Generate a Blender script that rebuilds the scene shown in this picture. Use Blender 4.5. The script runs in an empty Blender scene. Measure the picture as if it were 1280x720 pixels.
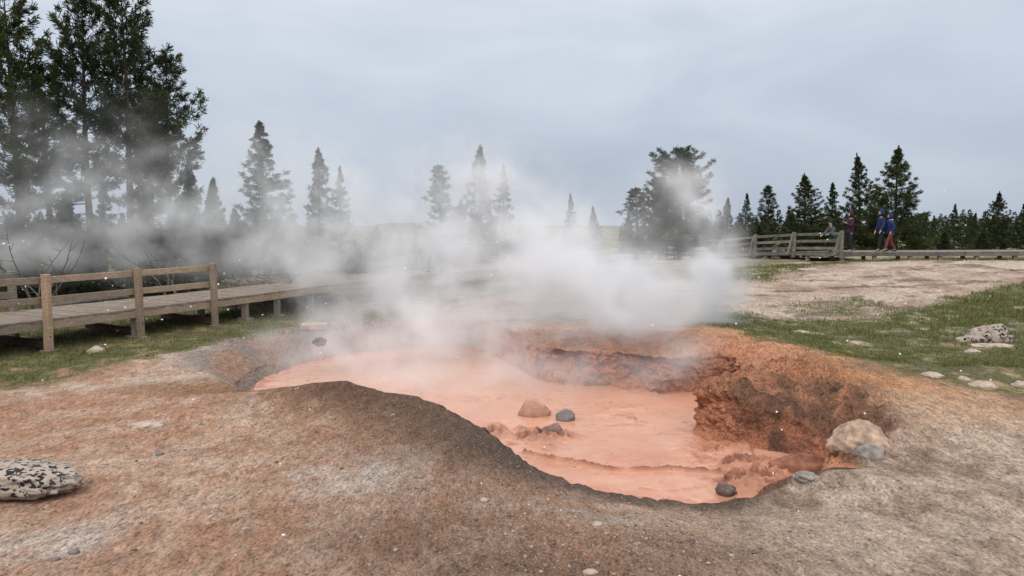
import bpy, bmesh, math, random
import numpy as np
from mathutils import Vector, Matrix, noise as mnoise

S = bpy.context.scene
COL = S.collection
R = math.radians
rng = np.random.default_rng(7)
random.seed(7)

# ------------------------------------------------------------------ camera numbers (layout helper)
F, PITCH, CAMZ = 890.0, R(4.95), 2.4
cp, sp = math.cos(PITCH), math.sin(PITCH)
def ray(px, py):
    u, v = (px-640)/F, (py-360)/F
    return Vector((u, cp-v*sp, -sp-v*cp))
def gp(px, py, z=0.0):
    d = ray(px, py); t = (z-CAMZ)/d.z
    return Vector((d.x*t, d.y*t, z))
def dp(px, py, Y):
    d = ray(px, py); t = Y/d.y
    return Vector((d.x*t, Y, CAMZ+d.z*t))

# ------------------------------------------------------------------ numpy noise
def _h(ix, iy, iz, seed):
    h = (ix.astype(np.uint32)*np.uint32(374761393) ^ iy.astype(np.uint32)*np.uint32(668265263)
         ^ iz.astype(np.uint32)*np.uint32(2147483647 & 0x7feb352d) ^ np.uint32((seed*974711+13) & 0xffffffff))
    h ^= h >> np.uint32(15); h *= np.uint32(0x2c1b3c6d); h ^= h >> np.uint32(12)
    h *= np.uint32(0x297a2d39); h ^= h >> np.uint32(15)
    return h.astype(np.float64)/4294967295.0
def vn(x, y, z=None, seed=0):
    x = np.asarray(x, float); y = np.asarray(y, float)
    z = np.zeros_like(x) if z is None else np.asarray(z, float)
    ix, iy, iz = (np.floor(a).astype(np.int64) for a in (x, y, z))
    fx, fy, fz = x-ix, y-iy, z-iz
    fx, fy, fz = (a*a*(3-2*a) for a in (fx, fy, fz))
    out = 0
    for dx in (0, 1):
        wx = fx if dx else 1-fx
        for dy in (0, 1):
            wy = fy if dy else 1-fy
            for dz in (0, 1):
                wz = fz if dz else 1-fz
                out = out + wx*wy*wz*_h(ix+dx, iy+dy, iz+dz, seed)
    return out*2-1
def fbm(x, y, z=None, oct=4, seed=0, gain=.5):
    x = np.asarray(x, float); y = np.asarray(y, float)
    z = None if z is None else np.asarray(z, float)
    out, a, n = 0, 1.0, 0.0
    c, s = .8, .6
    for i in range(oct):
        out = out + a*vn(x, y, z, seed+i*17); n += a
        x, y = (c*x-s*y)*2.03+11.3, (s*x+c*y)*2.03+5.7
        if z is not None: z = z*2.03+3.1
        a *= gain
    return out/n
def sstep(a, b, x):
    t = np.clip((x-a)/(b-a), 0, 1); return t*t*(3-2*t)
def mixc(a, b, w):
    return a*(1-w[:, None])+np.asarray(b)*w[:, None]
def sdf(x, y, poly):                       # signed distance, inside negative
    n = len(poly); d = np.full(x.shape, 1e9); ins = np.zeros(x.shape, bool)
    for i in range(n):
        ax, ay = poly[i]; bx, by = poly[(i+1) % n]
        ex, ey = bx-ax, by-ay
        t = np.clip(((x-ax)*ex+(y-ay)*ey)/(ex*ex+ey*ey+1e-12), 0, 1)
        d = np.minimum(d, np.hypot(x-ax-t*ex, y-ay-t*ey))
        c = ((ay > y) != (by > y)) & (x < ex*(y-ay)/(ey if abs(ey) > 1e-9 else 1e-9)+ax)
        ins ^= c
    return np.where(ins, -d, d)

# ------------------------------------------------------------------ object helpers
def tag(o, label=None, cat=None, group=None, kind=None):
    if label: o['label'] = label
    if cat: o['category'] = cat
    if group: o['group'] = group
    if kind: o['kind'] = kind
    return o
def link(o, parent=None):
    COL.objects.link(o)
    if parent: o.parent = parent
    return o
def empty(name, loc=(0, 0, 0), rz=0):
    o = bpy.data.objects.new(name, None); o.location = loc; o.rotation_euler = (0, 0, rz)
    o.empty_display_size = .2
    return link(o)
def np_mesh(name, V, Fc, mat, parent=None, smooth=True, cols=None, attrs=None):
    """V (n,3); Fc (m,k) int array of equal-size faces"""
    V = np.asarray(V, np.float32); Fc = np.asarray(Fc, np.int32)
    me = bpy.data.meshes.new(name)
    k = Fc.shape[1]
    me.vertices.add(len(V)); me.vertices.foreach_set('co', V.ravel())
    me.loops.add(Fc.size); me.loops.foreach_set('vertex_index', Fc.ravel())
    me.polygons.add(len(Fc)); me.polygons.foreach_set('loop_start', np.arange(0, Fc.size, k, dtype=np.int32))
    me.polygons.foreach_set('loop_total', np.full(len(Fc), k, np.int32))
    me.polygons.foreach_set('use_smooth', np.full(len(Fc), smooth, bool))
    me.update(calc_edges=True); me.validate()
    if cols is not None:
        a = me.attributes.new('tint', 'FLOAT_COLOR', 'POINT')
        a.data.foreach_set('color', np.c_[cols, np.ones(len(cols))].astype(np.float32).ravel())
    for nme, arr in (attrs or {}).items():
        a = me.attributes.new(nme, 'FLOAT', 'POINT'); a.data.foreach_set('value', np.asarray(arr, np.float32))
    if mat: me.materials.append(mat)
    return link(bpy.data.objects.new(name, me), parent)
class MB:
    """collects boxes, bars and tubes into one mesh"""
    def __init__(s): s.bm = bmesh.new()
    def bar(s, a, b, w, h, up=(0, 0, 1), bev=.006, jit=0.0):
        a, b = Vector(a), Vector(b); d = (b-a); L = d.length; d.normalize()
        up = Vector(up); side = d.cross(up).normalized(); up = side.cross(d).normalized()
        M = Matrix((side, d, up)).transposed().to_4x4(); M.translation = (a+b)/2
        r = bmesh.ops.create_cube(s.bm, size=1.0, matrix=M @ Matrix.Diagonal((w, L, h, 1)))
        vs = r['verts']
        if bev:
            es = list({e for v in vs for e in v.link_edges})
            bmesh.ops.bevel(s.bm, geom=es, offset=bev, segments=1, affect='EDGES')
        return s
    def tube(s, pts, rad, n=6, cap=True):
        pts = [Vector(p) for p in pts]; rings = []
        for i, p in enumerate(pts):
            d = (pts[min(i+1, len(pts)-1)]-pts[max(i-1, 0)]).normalized()
            a = d.cross(Vector((.3, .2, .93))); a = a.normalized() if a.length > 1e-4 else Vector((1, 0, 0))
            b = d.cross(a)
            rr = rad[i] if hasattr(rad, '__len__') else rad
            rings.append([s.bm.verts.new(p+(a*math.cos(k*2*math.pi/n)+b*math.sin(k*2*math.pi/n))*rr) for k in range(n)])
        for r0, r1 in zip(rings, rings[1:]):
            for k in range(n):
                f = s.bm.faces.new((r0[k], r0[(k+1) % n], r1[(k+1) % n], r1[k])); f.smooth = True
        if cap:
            s.bm.faces.new(rings[0][::-1]); s.bm.faces.new(rings[-1])
        return s
    def build(s, name, mat, parent=None):
        bmesh.ops.recalc_face_normals(s.bm, faces=s.bm.faces)
        me = bpy.data.meshes.new(name); s.bm.to_mesh(me); s.bm.free()
        if mat: me.materials.append(mat)
        return link(bpy.data.objects.new(name, me), parent)

# ------------------------------------------------------------------ materials
class NT:
    def __init__(s, name):
        s.m = bpy.data.materials.new(name); s.m.use_nodes = True
        s.t = s.m.node_tree; s.b = s.t.nodes['Principled BSDF']; s.out = s.t.nodes['Material Output']
        s.b.inputs['Specular IOR Level'].default_value = .3
    def n(s, typ, **kw):
        nd = s.t.nodes.new(typ)
        for k, v in kw.items():
            if k.startswith('_'): setattr(nd, k[1:], v)
        return nd
    def l(s, a, b): s.t.links.new(a, b)
    def coord(s, scale=(1, 1, 1), rot=(0, 0, 0), kind='Object'):
        tc = s.n('ShaderNodeTexCoord'); mp = s.n('ShaderNodeMapping')
        mp.inputs['Scale'].default_value = scale; mp.inputs['Rotation'].default_value = rot
        s.l(tc.outputs[kind], mp.inputs['Vector']); return mp.outputs['Vector']
    def noise(s, vec, scale, detail=4, rough=.55, dist=0):
        nd = s.n('ShaderNodeTexNoise'); s.l(vec, nd.inputs['Vector'])
        nd.inputs['Scale'].default_value = scale; nd.inputs['Detail'].default_value = detail
        nd.inputs['Roughness'].default_value = rough; nd.inputs['Distortion'].default_value = dist
        return nd.outputs['Fac']
    def voro(s, vec, scale, feat='F1', out='Distance', rand=1):
        nd = s.n('ShaderNodeTexVoronoi', _feature=feat); s.l(vec, nd.inputs['Vector'])
        nd.inputs['Scale'].default_value = scale; nd.inputs['Randomness'].default_value = rand
        return nd.outputs[out]
    def ramp(s, fac, stops):
        nd = s.n('ShaderNodeValToRGB'); s.l(fac, nd.inputs['Fac']); e = nd.color_ramp.elements
        while len(e) < len(stops): e.new(.5)
        for el, (p, c) in zip(e, stops):
            el.position = p; el.color = (c, c, c, 1) if not hasattr(c, '__len__') else (*c, 1)
        return nd.outputs['Color']
    def mix(s, a, b, fac, mode='MIX'):
        nd = s.n('ShaderNodeMix', _data_type='RGBA', _blend_type=mode)
        for v, k in ((fac, 0), (a, 6), (b, 7)):
            if hasattr(v, 'is_linked') or isinstance(v, bpy.types.NodeSocket): s.l(v, nd.inputs[k])
            elif hasattr(v, '__len__'): nd.inputs[k].default_value = (*v, 1)
            else: nd.inputs[k].default_value = v if k == 0 else (v, v, v, 1)
        return nd.outputs[2]
    def math(s, op, a, b=0.0):
        nd = s.n('ShaderNodeMath', _operation=op)
        for v, k in ((a, 0), (b, 1)):
            if isinstance(v, bpy.types.NodeSocket): s.l(v, nd.inputs[k])
            else: nd.inputs[k].default_value = v
        return nd.outputs[0]
    def attr(s, name, out='Color'):
        nd = s.n('ShaderNodeAttribute'); nd.attribute_name = name; return nd.outputs[out]
    def col(s, v):
        if isinstance(v, bpy.types.NodeSocket): s.l(v, s.b.inputs['Base Color'])
        else: s.b.inputs['Base Color'].default_value = (*v, 1)
        return s
    def rough(s, v):
        if isinstance(v, bpy.types.NodeSocket): s.l(v, s.b.inputs['Roughness'])
        else: s.b.inputs['Roughness'].default_value = v
        return s
    def bump(s, h, strength=.5, dist=.02):
        nd = s.n('ShaderNodeBump'); nd.inputs['Strength'].default_value = strength; nd.inputs['Distance'].default_value = dist
        s.l(h, nd.inputs['Height']); s.l(nd.outputs['Normal'], s.b.inputs['Normal']); return s

def ground_mat():
    t = NT('soil'); c = t.coord(); ce = t.coord((1.25, .6, 1), (0, 0, R(-8)))
    base = t.attr('tint')
    n1 = t.noise(ce, 8, 6, .68); n2 = t.noise(ce, 36, 5, .72); n3 = t.noise(c, 2.2, 5, .6)
    st = t.noise(t.coord((1.5, .8, 1.0), (0, 0, R(24))), 13.0, 6, .7, .8)
    k = t.math('ADD', t.math('MULTIPLY', n1, .45), t.math('ADD', t.math('MULTIPLY', n2, .75), t.math('MULTIPLY', st, .45)))
    f = t.ramp(k, [(.60, .24), (.80, 1.10), (1.0, 2.1)])
    colr = t.mix(base, f, 1.0, 'MULTIPLY')
    # pale silica grains; pits coloured darker as shade the bump barely gives
    gr = t.voro(c, 70); sel = t.voro(c, 70, out='Color')
    grain = t.math('MULTIPLY', t.math('LESS_THAN', gr, .30), t.math('GREATER_THAN', sel, .80))
    am = t.attr('grit', 'Fac')
    colr = t.mix(colr, (.50, .42, .36), t.math('MULTIPLY', t.math('MULTIPLY', grain, am), .75))
    pit_shade = t.math('MULTIPLY', t.ramp(n2, [(.30, 1.0), (.42, 0.0)]), .65)
    colr = t.mix(colr, t.mix(colr, (.30, .26, .24), 1.0, 'MULTIPLY'), pit_shade)
    t.col(colr)
    wet = t.attr('wet', 'Fac')
    t.rough(t.math('SUBTRACT', .95, t.math('MULTIPLY', wet, .38)))
    h = t.math('ADD', t.math('MULTIPLY', n1, .6), t.math('ADD', t.math('MULTIPLY', n2, .5), t.math('MULTIPLY', st, .5)))
    h = t.math('ADD', h, t.math('MULTIPLY', grain, .12))
    t.bump(h, 1.0, .085)
    return t.m
def mud_mat():
    t = NT('wet_mud'); c = t.coord()
    base = t.attr('tint')
    n = t.noise(c, 1.3, 5, .6, .6); n2 = t.noise(c, 22, 5, .6)
    f = t.ramp(n, [(.3, .90), (.7, 1.07)])
    colr = t.mix(base, f, 1.0, 'MULTIPLY')
    sc = t.noise(t.coord((1, 1.6, 1)), 6.5, 5, .62, 1.2); area = t.ramp(t.noise(c, .75, 2), [(.42, 0.0), (.56, 1.0)])
    colr = t.mix(colr, (.30, .12, .07), t.math('MULTIPLY', t.math('MULTIPLY', t.ramp(sc, [(.585, 0.0), (.63, 1.0)]), area), .8))
    t.col(colr)
    cl = t.attr('clump', 'Fac')
    t.rough(t.math('ADD', .27, t.math('MULTIPLY', cl, .3)))
    nb = t.math('ADD', t.math('MULTIPLY', t.noise(c, 5, 4, .5, .8), .35), t.math('MULTIPLY', t.math('MULTIPLY', n2, cl), 1.4))
    t.bump(nb, .55, .04)
    t.b.inputs['Specular IOR Level'].default_value = .35
    return t.m
def wood_mat(name, c0, c1, sc=1.0):
    t = NT(name); c = t.coord((1, 1, 1), kind='Generated'); o = t.coord()
    n1 = t.noise(o, 3.0*sc, 5, .6); n2 = t.noise(o, 42*sc, 4, .6)
    gr = t.noise(t.coord((9, 9, 60)), 1.0, 5, .65)
    colr = t.mix(c0, c1, t.ramp(n1, [(.35, 0.0), (.68, 1.0)]))
    colr = t.mix(colr, t.ramp(t.math('ADD', t.math('MULTIPLY', gr, .6), t.math('MULTIPLY', n2, .4)), [(.32, .48), (.6, 1.15)]), 1.0, 'MULTIPLY')
    oi = t.n('ShaderNodeObjectInfo'); colr = t.mix(colr, t.ramp(oi.outputs['Random'], [(0, (.72, .74, .78)), (.5, (.95, .95, .95)), (1, (1.15, 1.1, 1.04))]), 1.0, 'MULTIPLY')
    t.col(colr).rough(.82).bump(t.math('ADD', gr, n2), .5, .01)
    return t.m
def flat_mat(name, c, rough=.85, var=.35, scale=8, bump=.3, spec=.3):
    t = NT(name); o = t.coord(); n = t.noise(o, scale, 5, .6)
    t.col(t.mix(c, t.ramp(n, [(.3, 1-var), (.7, 1+var)]), 1.0, 'MULTIPLY')).rough(rough).bump(t.noise(o, scale*4, 4), bump, .01)
    t.b.inputs['Specular IOR Level'].default_value = spec
    return t.m
def foliage_mat(name):
    t = NT(name); base = t.attr('tint'); oi = t.n('ShaderNodeObjectInfo')
    f = t.ramp(oi.outputs['Random'], [(0, (.78, .82, .85)), (.5, (1, 1, 1)), (1, (1.15, 1.18, .95))])
    t.col(t.mix(base, f, 1.0, 'MULTIPLY')).rough(.75)
    t.b.inputs['Specular IOR Level'].default_value = .2
    tr = t.n('ShaderNodeBsdfTranslucent'); t.l(t.mix(base, (1.1, 1.25, .6), 1.0, 'MULTIPLY'), tr.inputs['Color'])
    ms = t.n('ShaderNodeMixShader'); ms.inputs[0].default_value = .22
    t.l(t.b.outputs[0], ms.inputs[1]); t.l(tr.outputs[0], ms.inputs[2]); t.l(ms.outputs[0], t.out.inputs['Surface'])
    return t.m
def lichen_mat():
    t = NT('lichen_rock'); c = t.coord()
    n = t.noise(c, 6, 5, .6); spots = t.noise(c, 19, 2, .5, .0)
    pale = t.mix((.28, .225, .185), (.50, .42, .35), n)
    pale = t.mix(pale, (.36, .20, .14), t.math('MULTIPLY', t.ramp(t.noise(c, 9, 3), [(.56, 0.0), (.64, 1.0)]), .5))
    lich = t.math('MULTIPLY', t.ramp(spots, [(.50, 0.0), (.55, 1.0)]), t.ramp(t.noise(c, 4.0, 3), [(.38, .0), (.50, 1.0)]))
    t.col(t.mix(pale, (.022, .022, .024), lich)).rough(.92)
    t.bump(t.math('ADD', n, t.math('MULTIPLY', t.noise(c, 40, 4), .6)), .6, .02)
    return t.m

M_SOIL, M_MUD = ground_mat(), mud_mat()
M_NEWWOOD = wood_mat('weathered_tan_wood', (.45, .325, .22), (.34, .25, .18))
M_GREYWOOD = wood_mat('weathered_grey_wood', (.25, .225, .19), (.14, .125, .105))
M_RAILWOOD = wood_mat('weathered_rail_wood', (.41, .315, .225), (.31, .25, .19))
M_DARKWOOD = wood_mat('dark_stained_beam', (.13, .075, .052), (.09, .055, .04))
M_DECK = wood_mat('deck_board', (.36, .285, .215), (.27, .215, .165))
M_PAD = flat_mat('concrete_pad', (.19, .175, .15), .9, .5, 9, .8)
M_BARK = flat_mat('pine_bark', (.085, .065, .052), .95, .5, 14, .8)
M_DEAD = flat_mat('bare_twigs', (.16, .145, .13), .95, .4, 12, .4)
M_FOL = foliage_mat('pine_needles')
M_GRASS = foliage_mat('grass_blades')
M_LICHEN = lichen_mat()
M_PALE = flat_mat('pale_sinter_stone', (.43, .345, .275), .92, .3, 7, .6)
M_BOULD = flat_mat('beige_boulder', (.41, .29, .21), .9, .55, 6, 1.0)
M_GREYROCK = flat_mat('grey_boulder', (.27, .235, .205), .9, .55, 7, .9)
M_MUDROCK = flat_mat('mud_coated_rock', (.40, .21, .145), .75, .25, 7, .7)
M_GREYMUD = flat_mat('grey_mud_rock', (.19, .165, .16), .75, .3, 7, .7)
M_CLAY = flat_mat('red_clay_rock', (.25, .105, .063), .8, .45, 8, .9)

# ------------------------------------------------------------------ terrain
CX, CY, MUDZ = 1.0, 10.0, -0.6
def pol(p): return math.degrees(math.atan2(p.y-CY, p.x-CX)) % 360, math.hypot(p.x-CX, p.y-CY)
near = [(800,622,-.50),(760,615,-.42),(720,605,-.33),(680,590,-.2),(650,572,-.1),(620,548,0),(605,535,.05),(575,520,.1),
        (540,503,.14),(520,496,.17),(480,490,.2),(455,476,.26),(440,473,.30),(425,474,.30),(380,481,.2),(330,493,.02)]
crest, shore, lip = [], [], []            # (deg, r, z)
for x, y, z in near:
    a, r = pol(gp(x, y, z)); crest.append((a, r, z)); g = .22+.25*max(0, z+.5)
    shore.append((a, r-g)); lip.append((a, r-g*.45, MUDZ+(z-MUDZ)*.75))
for x, y in [(345,474),(385,459),(430,447),(500,439),(580,437)]:
    a, r = pol(gp(x, y, MUDZ)); shore.append((a, r)); lip.append((a, r+.5, -.44)); crest.append((a, r+1.7, .02))
for x, y in [(618,444),(645,462),(668,475),(700,482),(760,486),(830,494),(872,491),(898,486)]:
    a, r = pol(gp(x, y, MUDZ)); shore.append((a, r-.05)); lip.append((a, r+.30, 0.02))
for x, y, z in [(622,418,.12),(645,411,.18),(690,409,.22),(780,407,.22),(830,407,.25),(880,411,.28),(960,425,.35),(1040,443,.3),(1130,480,.15),
                (1090,584,-.15),(1050,590,-.12),(1010,598,-.25),(960,617,-.42),(900,630,-.5)]:
    a, r = pol(gp(x, y, z)); crest.append((a, r, z))
shore += [(38, 3.6), (30, 2.75), (18, 2.0), (10, 1.58), (3, 1.47), (355, 1.58), (346, 2.2), (340, 2.9), (330, 3.3), (322, 3.3), (316, 3.25), (311, 2.75), (299, 2.8), (290, 2.65)]
lip += [(38, 3.85, -.02), (30, 3.05, 0), (18, 2.3, .03), (10, 1.86, .06), (3, 1.75, .06), (355, 1.9, .02), (346, 2.55, -.12), (340, 3.15, -.3),
        (330, 3.55, -.32), (322, 3.5, -.2), (316, 3.4, -.25), (311, 3.0, -.45), (299, 2.95, -.55), (290, 2.8, -.56)]
crest += [(340, 4.15, .12), (331, 4.0, .0), (323, 3.85, -.17)]
NA = 1500
th = np.linspace(0, 360, NA, endpoint=False)
def per(tab, k, sig=1.2):
    tab = sorted(tab); a = np.array([t[0] for t in tab]); v = np.array([t[k] for t in tab])
    y = np.interp(th, np.r_[a-360, a, a+360], np.r_[v, v, v])
    w = int(sig*3*NA/360); kx = np.arange(-w, w+1)*360/NA; ker = np.exp(-.5*(kx/sig)**2); ker /= ker.sum()
    return np.convolve(np.r_[y[-w:], y, y[:w]], ker, 'valid')
rs, rl, zl = per(shore, 1), per(lip, 1), per(lip, 2)
rc, zc = per(crest, 1, 1.0), per(crest, 2)
rl = np.maximum(rl, rs+.06); rc = np.maximum(rc, rl+.06)
jag = vn(th*.55, th*0+3)*.05+vn(th*1.7, th*0+9)*.022
rc = rc+jag*.8; rl = rl+jag; 
def at_th(arr, ang):
    return np.interp(np.degrees(ang) % 360, np.r_[th, 360], np.r_[arr, arr[0]])
def hill(x, y):
    h = 1.08*np.exp(-.5*(((x-22)/13)**2+((y-31)/9.5)**2))
    yl = np.interp(x, [13, 14.45, 16.8, 19, 21.2, 24, 27], [31.8, 31.4, 30.9, 30.3, 29.6, 28.6, 27.6])
    h = h - .24*np.exp(-.5*((y-yl-1.1)/.85)**2)*sstep(12.6, 14.2, x)
    far = np.hypot(x, y)
    h = h + .35*fbm(x*.03, y*.03, oct=3, seed=5)*sstep(25, 90, far)
    h = h + .12*np.exp(-.5*(((x+6)/5)**2+((y-20)/6)**2))
    return h
def micro(x, y):
    return .035*fbm(x*.9, y*.9, oct=3, seed=21)+.036*fbm(x*3.6+.4*y, y*2.6, oct=5, seed=31, gain=.57)
def outer_z(x, y):
    dx, dy = x-CX, y-CY; r = np.hypot(dx, dy); a = np.arctan2(dy, dx)
    c, z0 = at_th(rc, a), at_th(zc, a)
    d = np.maximum(r-c, 0)
    s = 1-np.exp(-(d/1.5)**1.5)
    return z0*(1-s)+hill(x, y)*s+micro(x, y)*np.clip(d/.6, .25, 1)
rings_r, rings_z, kinds = [], [], []
for k in range(6):                                   # under the mud
    f = .35+.65*k/6; rings_r.append(rs*f); rings_z.append(np.full(NA, MUDZ-.5*(1-k/6)-.06)); kinds.append(0)
for k in range(44):
    f = k/44; g = f**.62                               # steep wall
    rings_r.append(rs+(rl-rs)*g if k else rs); rings_z.append(MUDZ-.05+(zl-MUDZ+.05)*f); kinds.append(1)
for k in range(40):
    f = k/40
    zz = zl+(zc-zl)*(f*(1.6-.6*f))
    rings_r.append(rl+(rc-rl)*f); rings_z.append(zz); kinds.append(2)
d, q = 0.0, .02
NOUT = 400
for k in range(NOUT):
    rings_r.append(rc+d); rings_z.append(None); kinds.append(3); d += q; q *= 1.0162
tr = np.radians(th); cs, sn = np.cos(tr), np.sin(tr)
RR = np.array(rings_r)
X = CX+RR*cs; Y = CY+RR*sn
Z = np.empty_like(X)
for i, z in enumerate(rings_z):
    Z[i] = outer_z(X[i], Y[i]) if z is None else z
KD = np.array(kinds)[:, None]+np.zeros_like(X)
# rugged clay on the walls: push rings in and out along the radius
inw = (KD == 1) | (KD == 2)
t_in = np.zeros_like(X); i1 = 6; i2 = 6+44+40
t_in[i1:i2] = np.linspace(0, 1, i2-i1)[:, None]
env = np.sin(np.clip(t_in, 0, 1)*math.pi)**.6*inw
steep = np.clip((zl-MUDZ)*1.6, 0.12, 1.0)[None, :]*np.where(((th > 348) | (th < 112)), 1.0, .45)[None, :]
nz = fbm(X*1.7, Y*1.7, Z*2.8, oct=6, seed=41, gain=.58)
lg = fbm(X*.8, Y*.8, Z*9.0, oct=3, seed=51)
wallish = np.where(KD == 1, 1.0, .30)
dr = (nz*.50+lg*.05+.10*(1-2.4*np.abs(fbm(X*4.5, Y*4.5, Z*6, oct=4, seed=45))))*env*steep*wallish
X += dr*cs; Y += dr*sn
Z += env*(fbm(X*5, Y*5, oct=4, seed=61)*.05*np.where(KD == 2, 1.5, .6))*steep
rbz = ((th < 22) | (th > 318))[None, :]*(KD == 2)*np.clip(env*1.6, 0, 1)
cl0 = fbm(X*3.0, Y*3.0, oct=6, seed=65, gain=.62); Z += rbz*(.30*np.abs(cl0)+.07*fbm(X*13, Y*13, oct=3, seed=67))
# small lumps on clay close to the mud
V = np.c_[X.ravel(), Y.ravel(), Z.ravel()]
nr = len(RR)
ii, jj = np.meshgrid(np.arange(nr-1), np.arange(NA), indexing='ij'); j2 = (jj+1) % NA
FC = np.c_[(ii*NA+jj).ravel(), ((ii+1)*NA+jj).ravel(), ((ii+1)*NA+j2).ravel(), (ii*NA+j2).ravel()]

# --- soil colour zones (albedo of the soil itself)
def P(*pts): return [tuple(gp(x, y, z).xy) for x, y, z in pts]
GL = P((0,492,0),(60,481,0),(130,462,0),(200,449,0),(290,428,0),(360,416,.05),(420,409,.08),(470,403,.1),(520,388,.15)) + [(2, 26), (3, 60), (-60, 60), (-60, 6), (-12, 8.2)]
GR = P((862,399,.25),(900,406,.33),(960,421,.38),(1030,436,.36),(1075,453,.3),(1120,466,.25),(1180,471,.25),(1280,486,.2),(1420,500,.2)) + [(26, 17), (24, 26)] + \
     P((1280,342,.9),(1215,352,.8),(1160,364,.7),(1090,377,.6),(1040,383,.5),(985,383,.5),(930,376,.55),(880,372,.55))
GI = P((1000,372,.6),(1040,378,.6),(1090,372,.65),(1112,360,.75),(1060,354,.8),(1010,358,.75))
GT = [(9, 24.5), (11, 27.5), (15, 29.6), (24, 28.6), (30, 34), (12, 40), (4, 40), (3, 26)]
def zone_colors(x, y, z, kd, tin):
    n1 = fbm(x*.9, y*.9, oct=4, seed=71); n2 = fbm(x*3.1, y*3.1, oct=4, seed=81); n0 = fbm(x*.3, y*.3, oct=3, seed=91)
    n3 = fbm(x*3.4+.5*y, y*2.2-.6*x, oct=5, seed=95, gain=.6)
    dx, dy = x-CX, y-CY; a = np.arctan2(dy, dx); deg = np.degrees(a) % 360
    d = np.hypot(dx, dy)-at_th(rc, a)
    w = lambda v: np.clip(v, 0, 1)
    def G(px, py, zz, sx, sy=None, rot=0):
        p = gp(px, py, zz); sy = sy or sx
        ux, uy = x-p.x, y-p.y; c, s_ = math.cos(rot), math.sin(rot)
        return np.exp(-.5*(((c*ux+s_*uy)/sx)**2+((-s_*ux+c*uy)/sy)**2))
    ORANGE = np.array((.365, .202, .126)); PALE = np.array((.50, .368, .28)); BROWN = np.array((.150, .086, .053))
    n4 = fbm(x*7.5+.8*y, y*4.2-.9*x, oct=4, seed=97, gain=.6); rg = 1-np.abs(fbm(x*2.4, y*3.4, oct=4, seed=99, gain=.6))*2.2
    col = np.zeros((len(x), 3))+ORANGE
    col = mixc(col, PALE, w(.34+.45*n1+.65*n2+.7*n3+.85*n4))
    col = mixc(col, (.275, .125, .066), w(-.05+.8*n0+.9*n3+.7*n4+.25*rg*(n1 > 0))*.75)
    # pale grey gravel, lower right
    rgt = sstep(.6, 2.8, x-.15*(y-6))*sstep(9.8, 7.6, y)
    col = mixc(col, mixc(np.zeros_like(col)+np.array((.46, .36, .28)), (.225, .155, .110), w(.18+.8*n1+.8*n3+.9*n4)), rgt*.9)
    # orange beige sand, right
    col = mixc(col, mixc(np.zeros_like(col)+np.array((.46, .30, .19)), (.35, .19, .105), w(.35+.5*n1+.7*n2+.8*n4)), sstep(3.8, 5.2, x)*sstep(7.6, 9.2, y)*.85)
    col = mixc(col, (.50, .43, .37), w(G(440,600,0,.45,.35)+G(500,572,.02,.5,.25)*.7+G(60,680,0,.35,.25)+G(30,700,0,.5,.2)*.6)*w(.75+.9*n2))
    col = mixc(col, BROWN, w(G(620,660,0,1.0,.55)*.85+G(700,700,0,1.3,.5)*.5+G(880,680,-.1,.6,.35)*.6)*w(.85+.7*n1))
    col = mixc(col, (.30, .27, .24), w(G(745,632,-.1,.35,.16)+G(680,610,0,.3,.12)*.5)*w(.8+n2)*.8)
    # near rim: brown mound then dark grit along the edge
    nearang = sstep(168, 180, deg)*sstep(322, 300, deg)
    mound = sstep(168, 182, deg)*sstep(262, 240, deg)
    dn = d+.28*n1+.14*n2
    col = mixc(col, (.190, .108, .064), np.exp(-(np.maximum(dn, 0)/1.5)**2)*mound*.9)
    col = mixc(col, (.112, .062, .038), np.exp(-(np.maximum(dn, 0)/.9)**2)*mound)
    dk = sstep(212, 240, deg)*sstep(306, 296, deg)
    col = mixc(col, (.086, .056, .040), np.exp(-(np.maximum(dn-.05, 0)/.50)**2)*dk*.95)
    # left bank
    col = mixc(col, (.43, .39, .345), w(G(285,452,-.02,.75,.55)+G(345,440,0,.8,.5)*.6)*w(.85+.5*n2))
    col = mixc(col, (.26, .135, .07), w(G(265,484,0,.55,.45)*1.1)*w(.9+.5*n2))
    lb = sstep(108, 122, deg)*sstep(172, 160, deg)
    col = mixc(col, (.20, .175, .155), np.exp(-(np.maximum(d+.15*n1, 0)/.55)**2)*lb*.85)
    col = mixc(col, (.30, .155, .09), w(G(345,488,-.3,.35,.3)))
    col = mixc(col, (.52, .44, .36), w(G(160,480,0,1.2,.35,.5)*.8+G(330,428,0,1.2,.3,.6)*.8)*w(.7+n2))
    # back: pinkish bare ground
    bk = sstep(14.5, 17.5, y+.35*x)*sstep(-6, -2, x)
    col = mixc(col, mixc(np.zeros_like(col)+np.array((.46, .365, .285)), (.29, .20, .15), w(.4+1.3*n1+.8*n3)), bk)
    # right shoulder: red to orange
    sh = sstep(-8, 6, (deg+180) % 360-180)*sstep(100, 70, deg)*(deg < 180)+sstep(350, 362, deg)
    col = mixc(col, (.45, .225, .105), np.exp(-(np.maximum(d-.1+.3*n1, 0)/.75)**2)*w(sh))
    # grass
    e = .55*n1+.35*n2
    sc = np.clip(np.hypot(x, y)/14, .6, 2.2)
    gl = sstep(.25, -.35, sdf(x, y, GL)+e*.8)
    gr = sstep(.3, -.4, sdf(x, y, GR)+e*1.1)
    gi = sstep(.4, -.8, sdf(x, y, GI)+e*3.0)*.8
    gt = sstep(.6, -.8, sdf(x, y, GT)+e*3.0)*.75
    far = sstep(38, 60, np.hypot(x, y))
    g = np.maximum.reduce([gl, gr, gi, gt, far]); g = g*w(.98+(1.1*n2+.6*n1+.7*n4)*.95)
    g = np.where(kd < 2.5, 0, g)
    gcol = mixc(np.zeros_like(col)+np.array((.085, .105, .032)), (.125, .09, .052), w(.25+1.0*n2+.5*n1+1.0*n4))
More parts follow.
